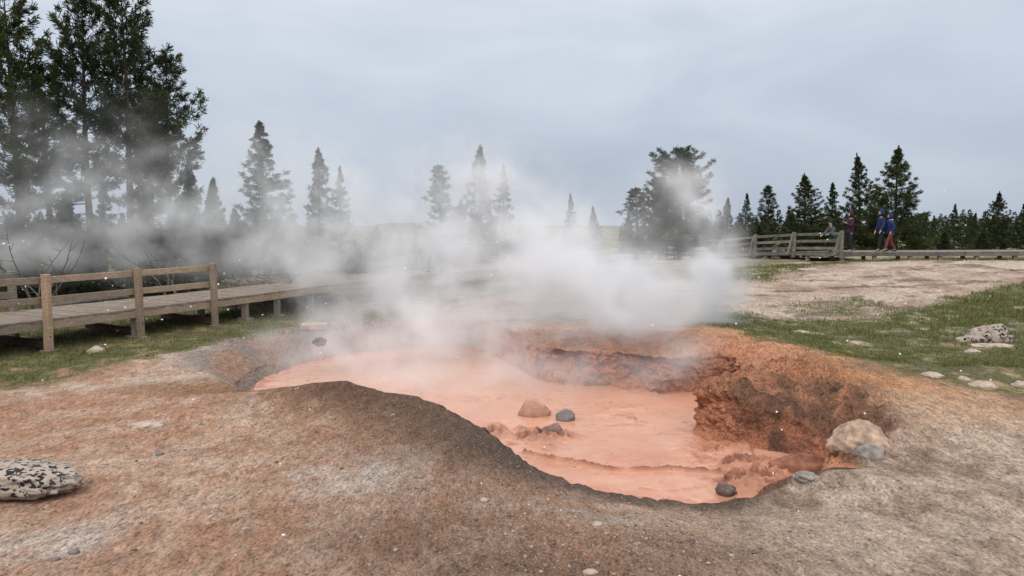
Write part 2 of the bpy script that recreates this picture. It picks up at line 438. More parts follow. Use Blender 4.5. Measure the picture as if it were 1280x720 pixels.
    edge = np.exp(-((sdf(x, y, GR)+.35*n1)/.35)**2)*sstep(14, 12.6, y)
    col = mixc(col, (.14, .10, .075), np.clip(edge, 0, 1)*w(.5+1.6*n2)*.9)
    col = mixc(col, gcol, w(g))
    dirt = w(sstep(.25, .45, fbm(x*.8, y*2.2, oct=4, seed=103)))*bk*sstep(40, 30, y)
    col = mixc(col, (.11, .075, .058), dirt*.8*(1-g))
    # inner walls
    wl = kd < 1.5
    nw = fbm(x*2.2, y*2.2, z*4, oct=4, seed=111)
    clay = mixc(np.zeros_like(col)+np.array((.42, .175, .100)), (.17, .072, .044), w(.16+1.5*nw+1.2*fbm(x*6, y*6, z*11, oct=4, seed=117)))
    dark = mixc(np.zeros_like(col)+np.array((.098, .056, .036)), (.22, .105, .060), w(.22+1.3*nw+.9*n4))
    isin = (kd < 2.5)
    farwall = sstep(48, 62, deg)*sstep(108, 98, deg)*(deg < 180)
    lipdark = dark
    lipred = mixc(np.zeros_like(col)+np.array((.43, .195, .105)), (.27, .112, .060), w(.25+.9*n2+1.1*n4))
    rbd = (deg+180) % 360-180
    rb = sstep(-44, -36, rbd+14*n2)*sstep(6, -6, rbd+16*n2+6*n1)
    clay = mixc(clay, (.125, .060, .038), w(sstep(-40, -33, rbd)*sstep(-9, -19, rbd)*(.45+1.2*n2+.8*nw)))
    rb = rb*w(.78+.9*n4)
    lipc = lipred*(1-rb)[:, None]+dark*rb[:, None]
    lipc = lipc*(1-farwall*w(.75+.8*n1))[:, None]+mixc(np.zeros_like(col)+np.array((.15, .078, .048)), (.30, .135, .072), w(.32+1.0*n1+.9*n4))*(farwall*w(.75+.8*n1))[:, None]
    nearin = ((deg > 168) & (deg < 316))
    lipc[nearin] = (dark*.9)[nearin]
    leftin = ((deg > 104) & (deg < 170))
    lc = mixc(np.zeros_like(col)+np.array((.21, .17, .145)), (.33, .18, .11), w(.2+1.2*n1+.9*(tin < .45)))
    lipc[leftin] = lc[leftin]; clay[leftin] = mixc(np.zeros_like(col)+np.array((.40, .19, .12)), (.215, .165, .135), sstep(.12, .26, tin+.12*n2))[leftin]
    clay[nearin] = mixc(clay, (.16, .075, .045), w(.5+nw))[nearin]
    tl = (kd > 1.5) & isin
    # clay blends into the lip colour
    wcol = np.where(tl[:, None], lipc, clay)
    tt = sstep(.44, .60, tin+.10*n2)
    wcol = clay*(1-tt)[:, None]+lipc*tt[:, None]
    # lip into outside colour close to the crest
    oc = sstep(.80, 1.0, tin+.05*n2)
    wcol = wcol*(1-oc)[:, None]+col*oc[:, None]
    col = np.where(isin[:, None], wcol, col)
    wet = np.where(isin, .9*(1-.6*sstep(.5, 1, tin)), np.exp(-(np.maximum(d, 0)/.6)**2)*nearang*.45)
    grit = np.where(isin, .05, (1-g)*(.35+.65*sstep(8.5, 6.5, y)))
    return np.clip(col, .01, .9), wet, grit, g
cols, wet, grit, gmask = zone_colors(V[:, 0], V[:, 1], V[:, 2], KD.ravel(), t_in.ravel())
ground = np_mesh('ground', V, FC, M_SOIL, cols=cols, attrs={'wet': wet, 'grit': grit})
tag(ground, kind='structure')
def gz(x, y):
    return outer_z(np.atleast_1d(np.asarray(x, float)), np.atleast_1d(np.asarray(y, float)))
def gz1(x, y): return float(gz(x, y)[0])

# ------------------------------------------------------------------ mud surface
nx, ny = 420, 460
mx, my = np.meshgrid(np.linspace(-4.9, 5.0, nx), np.linspace(6.6, 17.9, ny))
mx, my = mx.ravel(), my.ravel()
def line_d(pts):
    d_ = np.full(mx.shape, 9e9)
    for (a, b) in zip(pts, pts[1:]):
        e = b-a; t = np.clip(((mx-a.x)*e.x+(my-a.y)*e.y)/(e.x**2+e.y**2), 0, 1)
        d_ = np.minimum(d_, np.hypot(mx-a.x-t*e.x, my-a.y-t*e.y))
    return d_
mp = lambda *l: [gp(x, y, MUDZ) for x, y in l]
n_a = fbm(mx*2.3, my*2.3, oct=4, seed=131); n_b = fbm(mx*7, my*7, oct=4, seed=141); n_c = fbm(mx*17, my*17, oct=3, seed=143)
ridge = np.exp(-(np.abs(line_d(mp((655,566),(690,573),(730,580),(762,588),(800,588),(835,586),(870,590),(905,594)))+.06*n_b)/.042)**2)
ridge2 = np.exp(-(np.abs(line_d(mp((770,520),(800,528),(835,534),(862,528)))+.05*n_b)/.03)**2)*.5*(n_a > -.1)
ridge3 = np.exp(-(np.abs(line_d(mp((790,610),(830,616),(880,610)))+.07*n_b)/.03)**2)*.35
def blob(px, py, sx, sy):
    p = gp(px, py, MUDZ); return np.exp(-(((mx-p.x)/sx)**2+((my-p.y)/sy)**2))
cl = np.clip(1.25*blob(655,548,.42,.30)+1.1*blob(690,545,.3,.25)+1.2*blob(628,538,.25,.3)+1.0*blob(960,585,.55,.6)+.9*blob(925,570,.5,.5)+.9*blob(1000,590,.5,.5)
             +.8*blob(930,608,.4,.25)+.4*blob(800,520,.5,.5)*(n_a > .0), 0, 1)
cl = cl*np.clip(.55+1.3*n_a+.9*n_b, 0, 1)
ang = np.arctan2(my-CY, mx-CX); ds = at_th(rs, ang)-np.hypot(mx-CX, my-CY)
sk = np.clip(np.exp(-np.maximum(ds, 0)/.16)*(.6+1.2*n_b), 0, 1)
mz = MUDZ+.010*fbm(mx*1.1, my*1.1, oct=3, seed=151)+.075*(ridge+ridge2+ridge3)*(.7+.9*n_b+.5*n_c)+cl*(.10*(1-2.2*np.abs(n_a))+.16*(.5-np.abs(n_b)*1.6)+.05*n_c)+.03*sk
bubbles = [(rng.uniform(-2.5, 3), rng.uniform(8.2, 15), rng.uniform(.05, .16)) for _ in range(26)]
for bx, by, br in bubbles:
    rr = np.hypot(mx-bx, my-by)
    mz += .012*np.exp(-((rr-br)/.025)**2)-.008*np.exp(-(rr/br)**2)
mc = np.zeros((len(mx), 3))+np.array((.59, .308, .207))
mc = mixc(mc, (.55, .25, .155), np.clip(.3+.9*n_a, 0, 1)*.6)
dk = np.clip(cl*(.45+1.9*np.abs(n_b)+.9*n_c), 0, 1)
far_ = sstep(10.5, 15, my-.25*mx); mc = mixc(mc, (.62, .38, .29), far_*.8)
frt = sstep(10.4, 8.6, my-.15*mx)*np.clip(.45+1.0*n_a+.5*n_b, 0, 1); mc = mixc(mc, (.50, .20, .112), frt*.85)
mc = mixc(mc, (.25, .095, .052), np.clip(dk, 0, 1))
mc = mixc(mc, (.20, .075, .04), np.clip((ridge+ridge2+ridge3*.8)*(.75+1.5*n_b+.8*n_c), 0, 1))
mc = mixc(mc, (.42, .175, .10), sk*.8)
ii, jj = np.meshgrid(np.arange(ny-1), np.arange(nx-1), indexing='ij')
q0 = (ii*nx+jj).ravel(); fc = np.c_[q0, q0+1, q0+nx+1, q0+nx]
keep = (ds > -.5)[fc].any(axis=1); fc = fc[keep]
used = np.unique(fc); rem = np.full(len(mx), -1); rem[used] = np.arange(len(used))
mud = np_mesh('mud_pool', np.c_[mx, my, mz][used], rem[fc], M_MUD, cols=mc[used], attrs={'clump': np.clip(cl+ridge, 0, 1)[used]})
tag(mud, kind='structure')

# ------------------------------------------------------------------ rocks
def rock(name, loc, size, mat, label, cat='rock', seed=0, rz=0, rough=.28, sub=4, flat=None, tilt=0, parent=None, group=None, freq=1.6, sharp=0):
    bm = bmesh.new(); bmesh.ops.create_icosphere(bm, subdivisions=sub, radius=1)
    o3 = Vector((seed*3.7, seed*1.3, seed*2.1))
    for v in bm.verts:
        p = v.co.copy()
        k = 1+rough*mnoise.fractal(p*freq+o3, 1.0, 2.0, 4)
        if sharp:                                   # planar facets
            for t in range(7):
                rnd = random.Random(seed*31+t); n = Vector((rnd.uniform(-1, 1), rnd.uniform(-1, 1), rnd.uniform(-.6, 1))).normalized()
                dd = p.dot(n)*k-(.80-.12*rnd.random())
                if dd > 0: p = p-n*dd*sharp/k
        q = p*k
        q += p.normalized()*rough*.18*mnoise.fractal(p*freq*4+o3, 1.0, 2.0, 3)
        if flat is not None and q.z < flat: q.z = flat+(q.z-flat)*.25
        v.co = Vector((q.x*size[0], q.y*size[1], q.z*size[2]))
    for f in bm.faces: f.smooth = True
    me = bpy.data.meshes.new(name); bm.to_mesh(me); bm.free(); me.materials.append(mat)
    o = bpy.data.objects.new(name, me); o.location = loc; o.rotation_euler = (tilt, 0, rz); link(o, parent)
    return tag(o, label, cat, group)
def on(px, py, z=0.0, dz=0.0, back=0.0):
    p = gp(px, py, z); p.y += back; p.z = gz1(p.x, p.y)+dz; return p
p = gp(20, 622, 0)
rock('lichen_rock', (p.x-.12, p.y+.12, gz1(p.x, p.y)+.11), (.66, .36, .16), M_LICHEN, 'long pale rock mottled with black lichen, at the edge of the bare orange soil', seed=3, rz=R(-4), rough=.26, sub=5, flat=-.6, tilt=R(-4), sharp=.45)
rock('sinter_stone', on(183, 535, 0, .0), (.20, .13, .055), M_PALE, 'low pale stone alone on the bare orange soil before the brown mound', seed=5, rough=.25)
rock('mud_rock', gp(669, 521, MUDZ)+Vector((0, .15, .03)), (.25, .2, .20), M_MUDROCK, 'blocky tan rock half sunk in the pink mud', seed=8, sharp=.8, rough=.15)
rock('mud_rock', gp(707, 526, MUDZ)+Vector((0, .1, .02)), (.155, .14, .165), M_GREYMUD, 'small grey rock standing in the pink mud beside the blocky tan one', seed=11, sharp=.8, rough=.15)
rock('mud_rock', gp(691, 545, MUDZ)+Vector((0, .05, .03)), (.21, .13, .14), flat_mat('brown_mud_rock', (.22, .14, .115), .8, .3, 8, .8), 'wedge of brown rock among the clumps of mud at the pool edge', seed=14, rz=R(-25), sharp=.6, tilt=R(10))
rock('mud_rock', gp(909, 621, MUDZ)+Vector((0, .05, .06)), (.115, .07, .07), flat_mat('dark_wet_rock', (.13, .10, .085), .7, .5, 9, .9), 'dark wet stone at the near shore of the mud pool', seed=17, rz=R(-20))
rock('clay_rock', gp(990, 560, MUDZ)+Vector((.05, .1, .02)), (.36, .28, .22), M_CLAY, 'wet red clay block fallen at the foot of the undercut bank', seed=19, sharp=.7, rz=R(20))
rock('clay_rock', gp(1000, 592, MUDZ)+Vector((.03, .1, .05)), (.34, .22, .17), M_CLAY, 'wet red clay lump on the mud just before the dark hollow', seed=23, sharp=.6, rz=R(-15))
rock('clay_rock', gp(950, 547, MUDZ)+Vector((0, .1, .03)), (.20, .2, .22), M_CLAY, 'small red clay lump against the dark undercut bank', seed=27, sharp=.6)
rock('clay_rock', gp(925, 606, MUDZ)+Vector((0, .1, .02)), (.17, .12, .10), M_CLAY, 'smallest red clay lump, lying in the mud near the dark wet stone', seed=29, sharp=.5)
pb = gp(1062, 572, -.38)
rock('boulder', (4.02, 8.08, -.12), (.31, .34, .30), M_BOULD, 'large rounded beige boulder in the rim of the mud pool', 'boulder', seed=36, rough=.3, sub=5, freq=1.6, sharp=.4)
rock('boulder', (3.99, 7.77, -.16), (.165, .15, .15), M_GREYROCK, 'small grey boulder tucked under the large beige one', 'boulder', seed=35, rough=.2)
rock('sinter_stone', on(1008, 598, -.25, .0), (.12, .09, .06), M_GREYROCK, 'greyish stone on the gravel lip beside the dark hollow', seed=37, rough=.3)
rl_ = on(1236, 412, .35)
rock('lichen_rock', (rl_.x, rl_.y, rl_.z+.06), (.46, .34, .27), M_LICHEN, 'pointed grey rock with dark lichen standing in the grass', seed=41, rough=.35, sharp=.6, flat=-.4)
rock('lichen_rock', on(1208, 413, .35, .02), (.20, .15, .09), M_LICHEN, 'small low grey rock at the foot of the pointed one', seed=43)
rock('sinter_stone', on(1240, 418, .35, .0), (.42, .2, .045), M_PALE, 'flat pale slab in the grass before the pointed lichen rock', seed=45, rough=.25)
rock('sinter_stone', on(1216, 424, .35, .0), (.15, .1, .06), M_PALE, 'little pale stone in the grass next to the flat slab', seed=47, rough=.3)
for i, (px, py, sx, sz, lab) in enumerate([
        (1165, 463, .20, .07, 'pale stone where the grass meets orange sand, first of the row from the pool'),
        (1205, 463, .12, .075, 'small round pale stone at the grass edge between two longer ones'),
        (1229, 469, .24, .09, 'largest pale stone at the grass edge, humped and pinkish'),
        (1277, 468, .16, .085, 'pale stone at the grass edge farthest along from the pool'),
        (905, 362, .30, .14, 'pale stone on dark earth beside the white steam plume'),
        (1002, 383, .2, .05, 'low pale stone between the bare earth and the green patch'),
        (1090, 331, .45, .14, 'pale domed stone on the bare slope below the walkway with the walkers'),
        (1200, 331, .5, .10, 'long low pale stone on the bare slope below the walkway'),
        (1270, 343, .42, .12, 'pale humped stone at the top of the grass near the walkway'),
        (1010, 338, .55, .08, 'flat whitish stone on the bare slope below the grey railing')]):
    zz = .25 if py > 400 else .7
    rock('sinter_stone', on(px, py, zz, -.015), (sx*.8, sx*.6, sz*.9), M_PALE, lab, seed=50+i, rough=.3)
rock('sinter_stone', on(738, 707, 0, .005), (.055, .03, .02), M_PALE, 'white flake of stone on brown grit, largest in the foreground', seed=70, sub=3)
for i, (px, py, s_, lab) in enumerate([(605, 618, .03, 'white pebble on brown soil near the dark rim grit'), (747, 640, .035, 'white pebble lying in the grey patch of the rim'),
        (93, 695, .03, 'dark pebble on the pale patch of bare soil'), (70, 703, .025, 'dark pebble, smaller of two on the pale patch'),
        (200, 571, .035, 'dark lump of soil on orange ground past the low pale stone'), (120, 443, .12, 'pale stone in the grass under the fence')]):
    rock('pebble', on(px, py, 0, .005), (s_*1.3, s_, s_*.8), M_GREYMUD if 'dark' in lab[:5] else M_PALE, lab, 'pebble', seed=80+i, sub=3)
rock('dark_lump', on(400, 427, .05, .03), (.13, .1, .09), M_GREYMUD, 'dark round stone on the far bank of the mud pool', 'rock', seed=90)
bx = on(393, 410, .08)
blk = MB(); blk.bar(bx+Vector((-.30, -.02, .09)), bx+Vector((.30, .05, .10)), .26, .16, bev=.03)
tag(blk.build('white_block', M_PALE, None), 'whitish squared block lying in the grass by the bank', 'block')

# pebbles and grit: nobody could count them
def scatter_pebbles(n):
    ico = bmesh.new(); bmesh.ops.create_icosphere(ico, subdivisions=1, radius=1)
    bv = np.array([v.co[:] for v in ico.verts]); bf = np.array([[v.index for v in f.verts] for f in ico.faces]); ico.free()
    xs = np.r_[rng.uniform(-4.5, 5.5, n), rng.normal(1.2, 1.3, n//2)]; ys = np.r_[4.4+5.0*rng.random(n)**1.5, rng.normal(5.9, .7, n//2)]
    a = np.arctan2(ys-CY, xs-CX); d = np.hypot(xs-CX, ys-CY)-at_th(rc, a)
    ok = (d > .05) & (ys > 4.0); xs, ys = xs[ok], ys[ok]; n = len(xs)
    s = .0035+.0065*rng.random(n)**3+.012*(rng.random(n) > .985)
    zz = gz(xs, ys)
    V = bv[None]*(s[:, None, None]*rng.uniform(.6, 1.3, (n, 1, 3)))*np.array((1, 1, .7))*rng.uniform(.75, 1.2, (n, len(bv), 1))
    V += np.c_[xs, ys, zz+s*.25][:, None]
    Fc = (bf[None]+(np.arange(n)*len(bv))[:, None, None]).reshape(-1, 3)
    pal = np.array([(.38, .31, .255), (.33, .25, .2), (.42, .3, .22), (.15, .11, .09)])
    c = pal[rng.choice(4, n, p=[.34, .3, .2, .16])]*rng.uniform(.8, 1.15, (n, 1))
    t = NT('pebble_stone'); t.col(t.attr('tint')).rough(.9)
    return np_mesh('pebbles', V.reshape(-1, 3), Fc, t.m, cols=np.repeat(c, len(bv), 0))
tag(scatter_pebbles(12000), 'fine pale and brown pebbles strewn over the bare soil', 'pebbles', kind='stuff')

# ------------------------------------------------------------------ grass
def grass(n, box, seed):
    r = np.random.default_rng(seed)
    x = r.uniform(box[0], box[1], n); y = box[2]+(box[3]-box[2])*r.random(n)**1.35
    z = gz(x, y)
    _, _, _, g = zone_colors(x, y, z, np.full(n, 3.0), np.ones(n))
    cl_ = fbm(x*2.2, y*2.2, oct=3, seed=201)
    ok = r.random(n) < g*np.clip(.75+1.2*cl_, .1, 1)
    x, y, z = x[ok], y[ok], z[ok]; n = len(x); cl_ = cl_[ok]
    D = np.hypot(x, y)
    h = (.022+.045*r.random(n)**1.6)*np.clip(1+.8*cl_, .5, 1.8)*np.clip(D/15, .9, 1.6)
    wd = .0035*np.clip(D/9, 1, 3.6)*r.uniform(.7, 1.3, n)
    a = r.uniform(0, 2*math.pi, n); lx, ly = r.normal(0, .5, n)*h, r.normal(0, .5, n)*h
    b0 = np.c_[x-np.cos(a)*wd, y-np.sin(a)*wd, z-.005]; b1 = np.c_[x+np.cos(a)*wd, y+np.sin(a)*wd, z-.005]
    tp = np.c_[x+lx, y+ly, z+h]
    V = np.stack([b0, b1, tp], 1).reshape(-1, 3); Fc = np.arange(3*n).reshape(-1, 3)
    pal = np.array([(.115, .150, .040), (.175, .18, .052), (.062, .092, .028), (.26, .22, .11), (.12, .088, .055)])
    c = pal[r.choice(5, n, p=[.27, .21, .19, .18, .15])]*r.uniform(.75, 1.25, (n, 1))
    return V, Fc, np.repeat(c, 3, 0)
gs = [grass(170000, (-16, -1, 9.0, 26), 1), grass(330000, (3, 22, 11.5, 30), 2)]
off = 0; Vs, Fs, Cs = [], [], []
for v, f, c in gs:
    Vs.append(v); Fs.append(f+off); Cs.append(c); off += len(v)
tag(np_mesh('grass', np.concatenate(Vs), np.concatenate(Fs), M_GRASS, smooth=False, cols=np.concatenate(Cs)),
    'short green and straw coloured grass around the bare ground', 'grass', kind='stuff')

# ------------------------------------------------------------------ boardwalks
def off_path(pts, w):
    out = []
    for i, p in enumerate(pts):
        a, b = pts[max(i-1, 0)], pts[min(i+1, len(pts)-1)]
        d = Vector((b[0]-a[0], b[1]-a[1])).normalized(); out.append((p[0]-d.y*w, p[1]+d.x*w, p[2]))
    return out
def walk(name, label, pts, width, fascia, piers, mat_f, mat_d, seed):
    """pts: near top edge; width: across to the far edge"""
    root = empty(name, pts[0]); tag(root, label, 'boardwalk'); inv = Vector(pts[0]); rnd = random.Random(seed)
    L = lambda p, dz=0: Vector((p[0], p[1], p[2]+dz))-inv
    far = off_path(pts, width)
    dk = MB()
    for i in range(len(pts)-1):
        a0, a1, b0, b1 = map(Vector, (pts[i], pts[i+1], far[i], far[i+1]))
        n = max(1, int((a1-a0).length/.155))
        for k in range(n):
            t = (k+.5)/n; wd = (a1-a0).length/n
            A = a0.lerp(a1, t)-inv; B = b0.lerp(b1, t)-inv
            dz = rnd.uniform(-.004, .004); e = rnd.uniform(-.015, .015); d_ = (B-A).normalized()
            A = A-d_*(.03+e); B = B+d_*(.03+e); A.z += dz-.022; B.z += dz-.022
            dk.bar(A, B, wd-.010, .044, bev=.004)
    dk.build('deck', mat_d, root)
    for edge, dr in ((pts, 1), (far, -1)):
        for i in range(len(pts)-1):
            m = MB(); a, b = L(edge[i], -.047-fascia/2), L(edge[i+1], -.047-fascia/2)
            m.bar(a, b, .05, fascia, bev=.005).build('edge_beam', mat_f, root)
    for t in piers:
        i = int(t); f = t-i
        a = Vector(pts[i]).lerp(Vector(pts[i+1]), f); b = Vector(far[i]).lerp(Vector(far[i+1]), f)
        d_ = (b-a).normalized(); top = -.05-fascia
        for q in (a+d_*.10, b-d_*.10):
            zg = gz1(q.x, q.y); m = MB()
            pp = root
            if q.z+top-zg > .06:
                m.bar(Vector((q.x, q.y, zg-.05))-inv, Vector((q.x, q.y, q.z+top+.002))-inv, .14, .14, up=(0, 1, 0)); pp = m.build('pier', M_RAILWOOD, root)
            m = MB(); m.bar(Vector((q.x-.17, q.y, zg+.01))-inv, Vector((q.x+.17, q.y, zg-.02))-inv, .28, .09, bev=.02).build('pad', M_PAD, pp)
        m = MB(); ca, cb = a-d_*.02-inv, b+d_*.02-inv
        ca.z = cb.z = (a.z-inv.z)-.047-fascia*.5
        ca += d_*.06; cb -= d_*.06
        m.bar(ca, cb, .09, fascia*.8).build('cross_beam', M_DARKWOOD, root)
    return root
WP = [(-12.4, 6.6, .66), (-10.6, 9.9, .66), (-8.77, 13.27, .66), (-7.0, 16.55, .70), (-5.94, 18.1, .75), (-5.0, 19.9, .79), (-2.7, 24.0, .80), (1.6, 31.0, .72), (5.6, 40, .6), (9.6, 51.5, .45)]
walk('boardwalk', 'long tan boardwalk on short piers running past the trees into the steam', WP, 1.9, .15, [.5, 1.5, 2.5, 3.5, 4.0, 4.6, 5.3, 5.8, 6.5, 7.3], M_RAILWOOD, M_DECK, 4)
RP = [(9.75, 52.6, .47), (10.6, 49, .58), (11.4, 45, .68), (12.2, 41.5, .78), (12.9, 38, 1.03), (13.6, 34.5, 1.19), (14.45, 31.4, 1.28)]
RP2 = [(14.45, 31.4, 1.28), (16.8, 30.9, 1.30), (19.0, 30.3, 1.33), (21.2, 29.6, 1.37), (24.0, 28.6, 1.42)]
walk('boardwalk', 'low grey boardwalk with four walkers on it, on pads above the bare slope', RP2, 2.1, .14, [.05, .6, 1.2, 1.7, 2.3, 2.9, 3.5], M_GREYWOOD, wood_mat('grey_deck_board', (.28, .25, .21), (.18, .165, .14)), 5)
walk('boardwalk', 'grey fenced boardwalk stretch leading down from the walkers into the steam', RP, 2.0, .14, [.3, 1.3, 2.3, 3.3, 4.3, 5.3], M_GREYWOOD, M_GREYWOOD, 6)

def railing(name, label, posts, htop, hmid, mat_p, mat_r, psize, rail_h, extra_low=None, brace=False, side=(0, 0), foot=None, over=.05, rails_to=None):
    """posts: (x,y,deck z, z of post foot)"""
    root = empty(name, posts[0][:3]); tag(root, label, 'railing'); o = Vector(posts[0][:3])
    for i, (x, y, zd, zf) in enumerate(posts):
        m = MB(); tl = random.Random(i).uniform(-.012, .012)
        m.bar(Vector((x, y, zf))-o, Vector((x+tl, y+tl, zd+htop+over))-o, psize, psize, up=(0, 1, 0), bev=.01)
        po = m.build('post', mat_p, root)
        if brace and i % 1 == 0:
            m = MB(); m.bar(Vector((x-.30*side[0]-.06, y-.30*side[1]-.06, zd-.15))-o, Vector((x-.09*side[0], y-.09*side[1], zd+htop*.9))-o, .09, .11, bev=.008)
            m.build('brace', mat_p, po)
    for a, b in zip(posts, posts[1:]):
        for h in [htop, hmid]+([extra_low] if extra_low else []):
            A = Vector((a[0]+side[0]*(psize/2+.022), a[1]+side[1]*(psize/2+.022), a[2]+h-rail_h/2))
            B = Vector((b[0]+side[0]*(psize/2+.022), b[1]+side[1]*(psize/2+.022), b[2]+h-rail_h/2))
            e = (B-A).normalized()*-.006
            MB().bar(A-o-e, B-o+e, .042, rail_h, bev=.006).build('rail', mat_r, root)
    return root
NS = Vector((.88, -.475))                       # towards the camera side of the near walk
def npost(p, off=.07):
    x, y = p[0]+NS.x*off, p[1]+NS.y*off
    return (x, y, p[2], gz1(x, y)-.05)
near_posts = [npost((-12.4, 6.6, .66)), npost((-10.6, 9.9, .66)), npost((-8.77-.0, 13.27, .66)), npost((-7.90, 14.93, .68)), npost((-7.0, 16.55, .70))]
near_posts = [npost((-10.55, 9.97, .66)), npost((-9.66, 11.62, .66)), near_posts[2], near_posts[3], near_posts[4]]
rr = railing('railing', 'tan two rail railing with square posts on the near edge of the long boardwalk', near_posts, .80, .42, M_NEWWOOD, M_RAILWOOD, .125, .13, side=(-NS.x, -NS.y))
# sleepers under the posts, running back beneath the deck
o = Vector(near_posts[0][:3])
for p, po in zip(near_posts, [c for c in rr.children if c.name.startswith('post')]):
    a = Vector((p[0], p[1], gz1(p[0], p[1])+.10)); b = a+Vector((-NS.x, -NS.y, 0))*1.9; b.z = gz1(b.x, b.y)+.10
    a = a-Vector((NS.x, NS.y, 0))*.07
    MB().bar(a-o, b-o, .11, .15).build('sleeper', M_DARKWOOD, rr)
    MB().bar(Vector((p[0]-.11, p[1], p[3]+.045))-o, Vector((p[0]+.13, p[1], p[3]+.045))-o, .22, .05, bev=.012).build('pad', M_PAD, po)
    MB().bar(Vector((p[0]-NS.x*.065, p[1]-NS.y*.065, p[2]-.32))-o, Vector((p[0]+NS.x*.09, p[1]+NS.y*.09, p[2]-.32))-o, .03, .03).build('bolt', M_DARKWOOD, po)
fp = [(-13.1, 9.25), (-12.15, 11.0), (-11.2, 12.77), (-10.24, 14.54)]
fposts = [(x, y, .66, gz1(x, y)-.05) for x, y in fp]
railing('railing', 'short grey end of a two rail railing on the far edge of the long boardwalk', fposts[:4], .78, .42, M_GREYWOOD, M_GREYWOOD, .12, .15, side=(.88, -.475))
rposts = []
for (x, y, z) in RP[::-1]:
    rposts.append((x+.02, y-.06, z, z-.28))
railing('railing', 'weathered grey three rail railing with slanted braces ending by the crouching walker', rposts, .87, .55, M_GREYWOOD, M_GREYWOOD, .15, .13, extra_low=.22, brace=True, side=(.95, .3), over=.06)

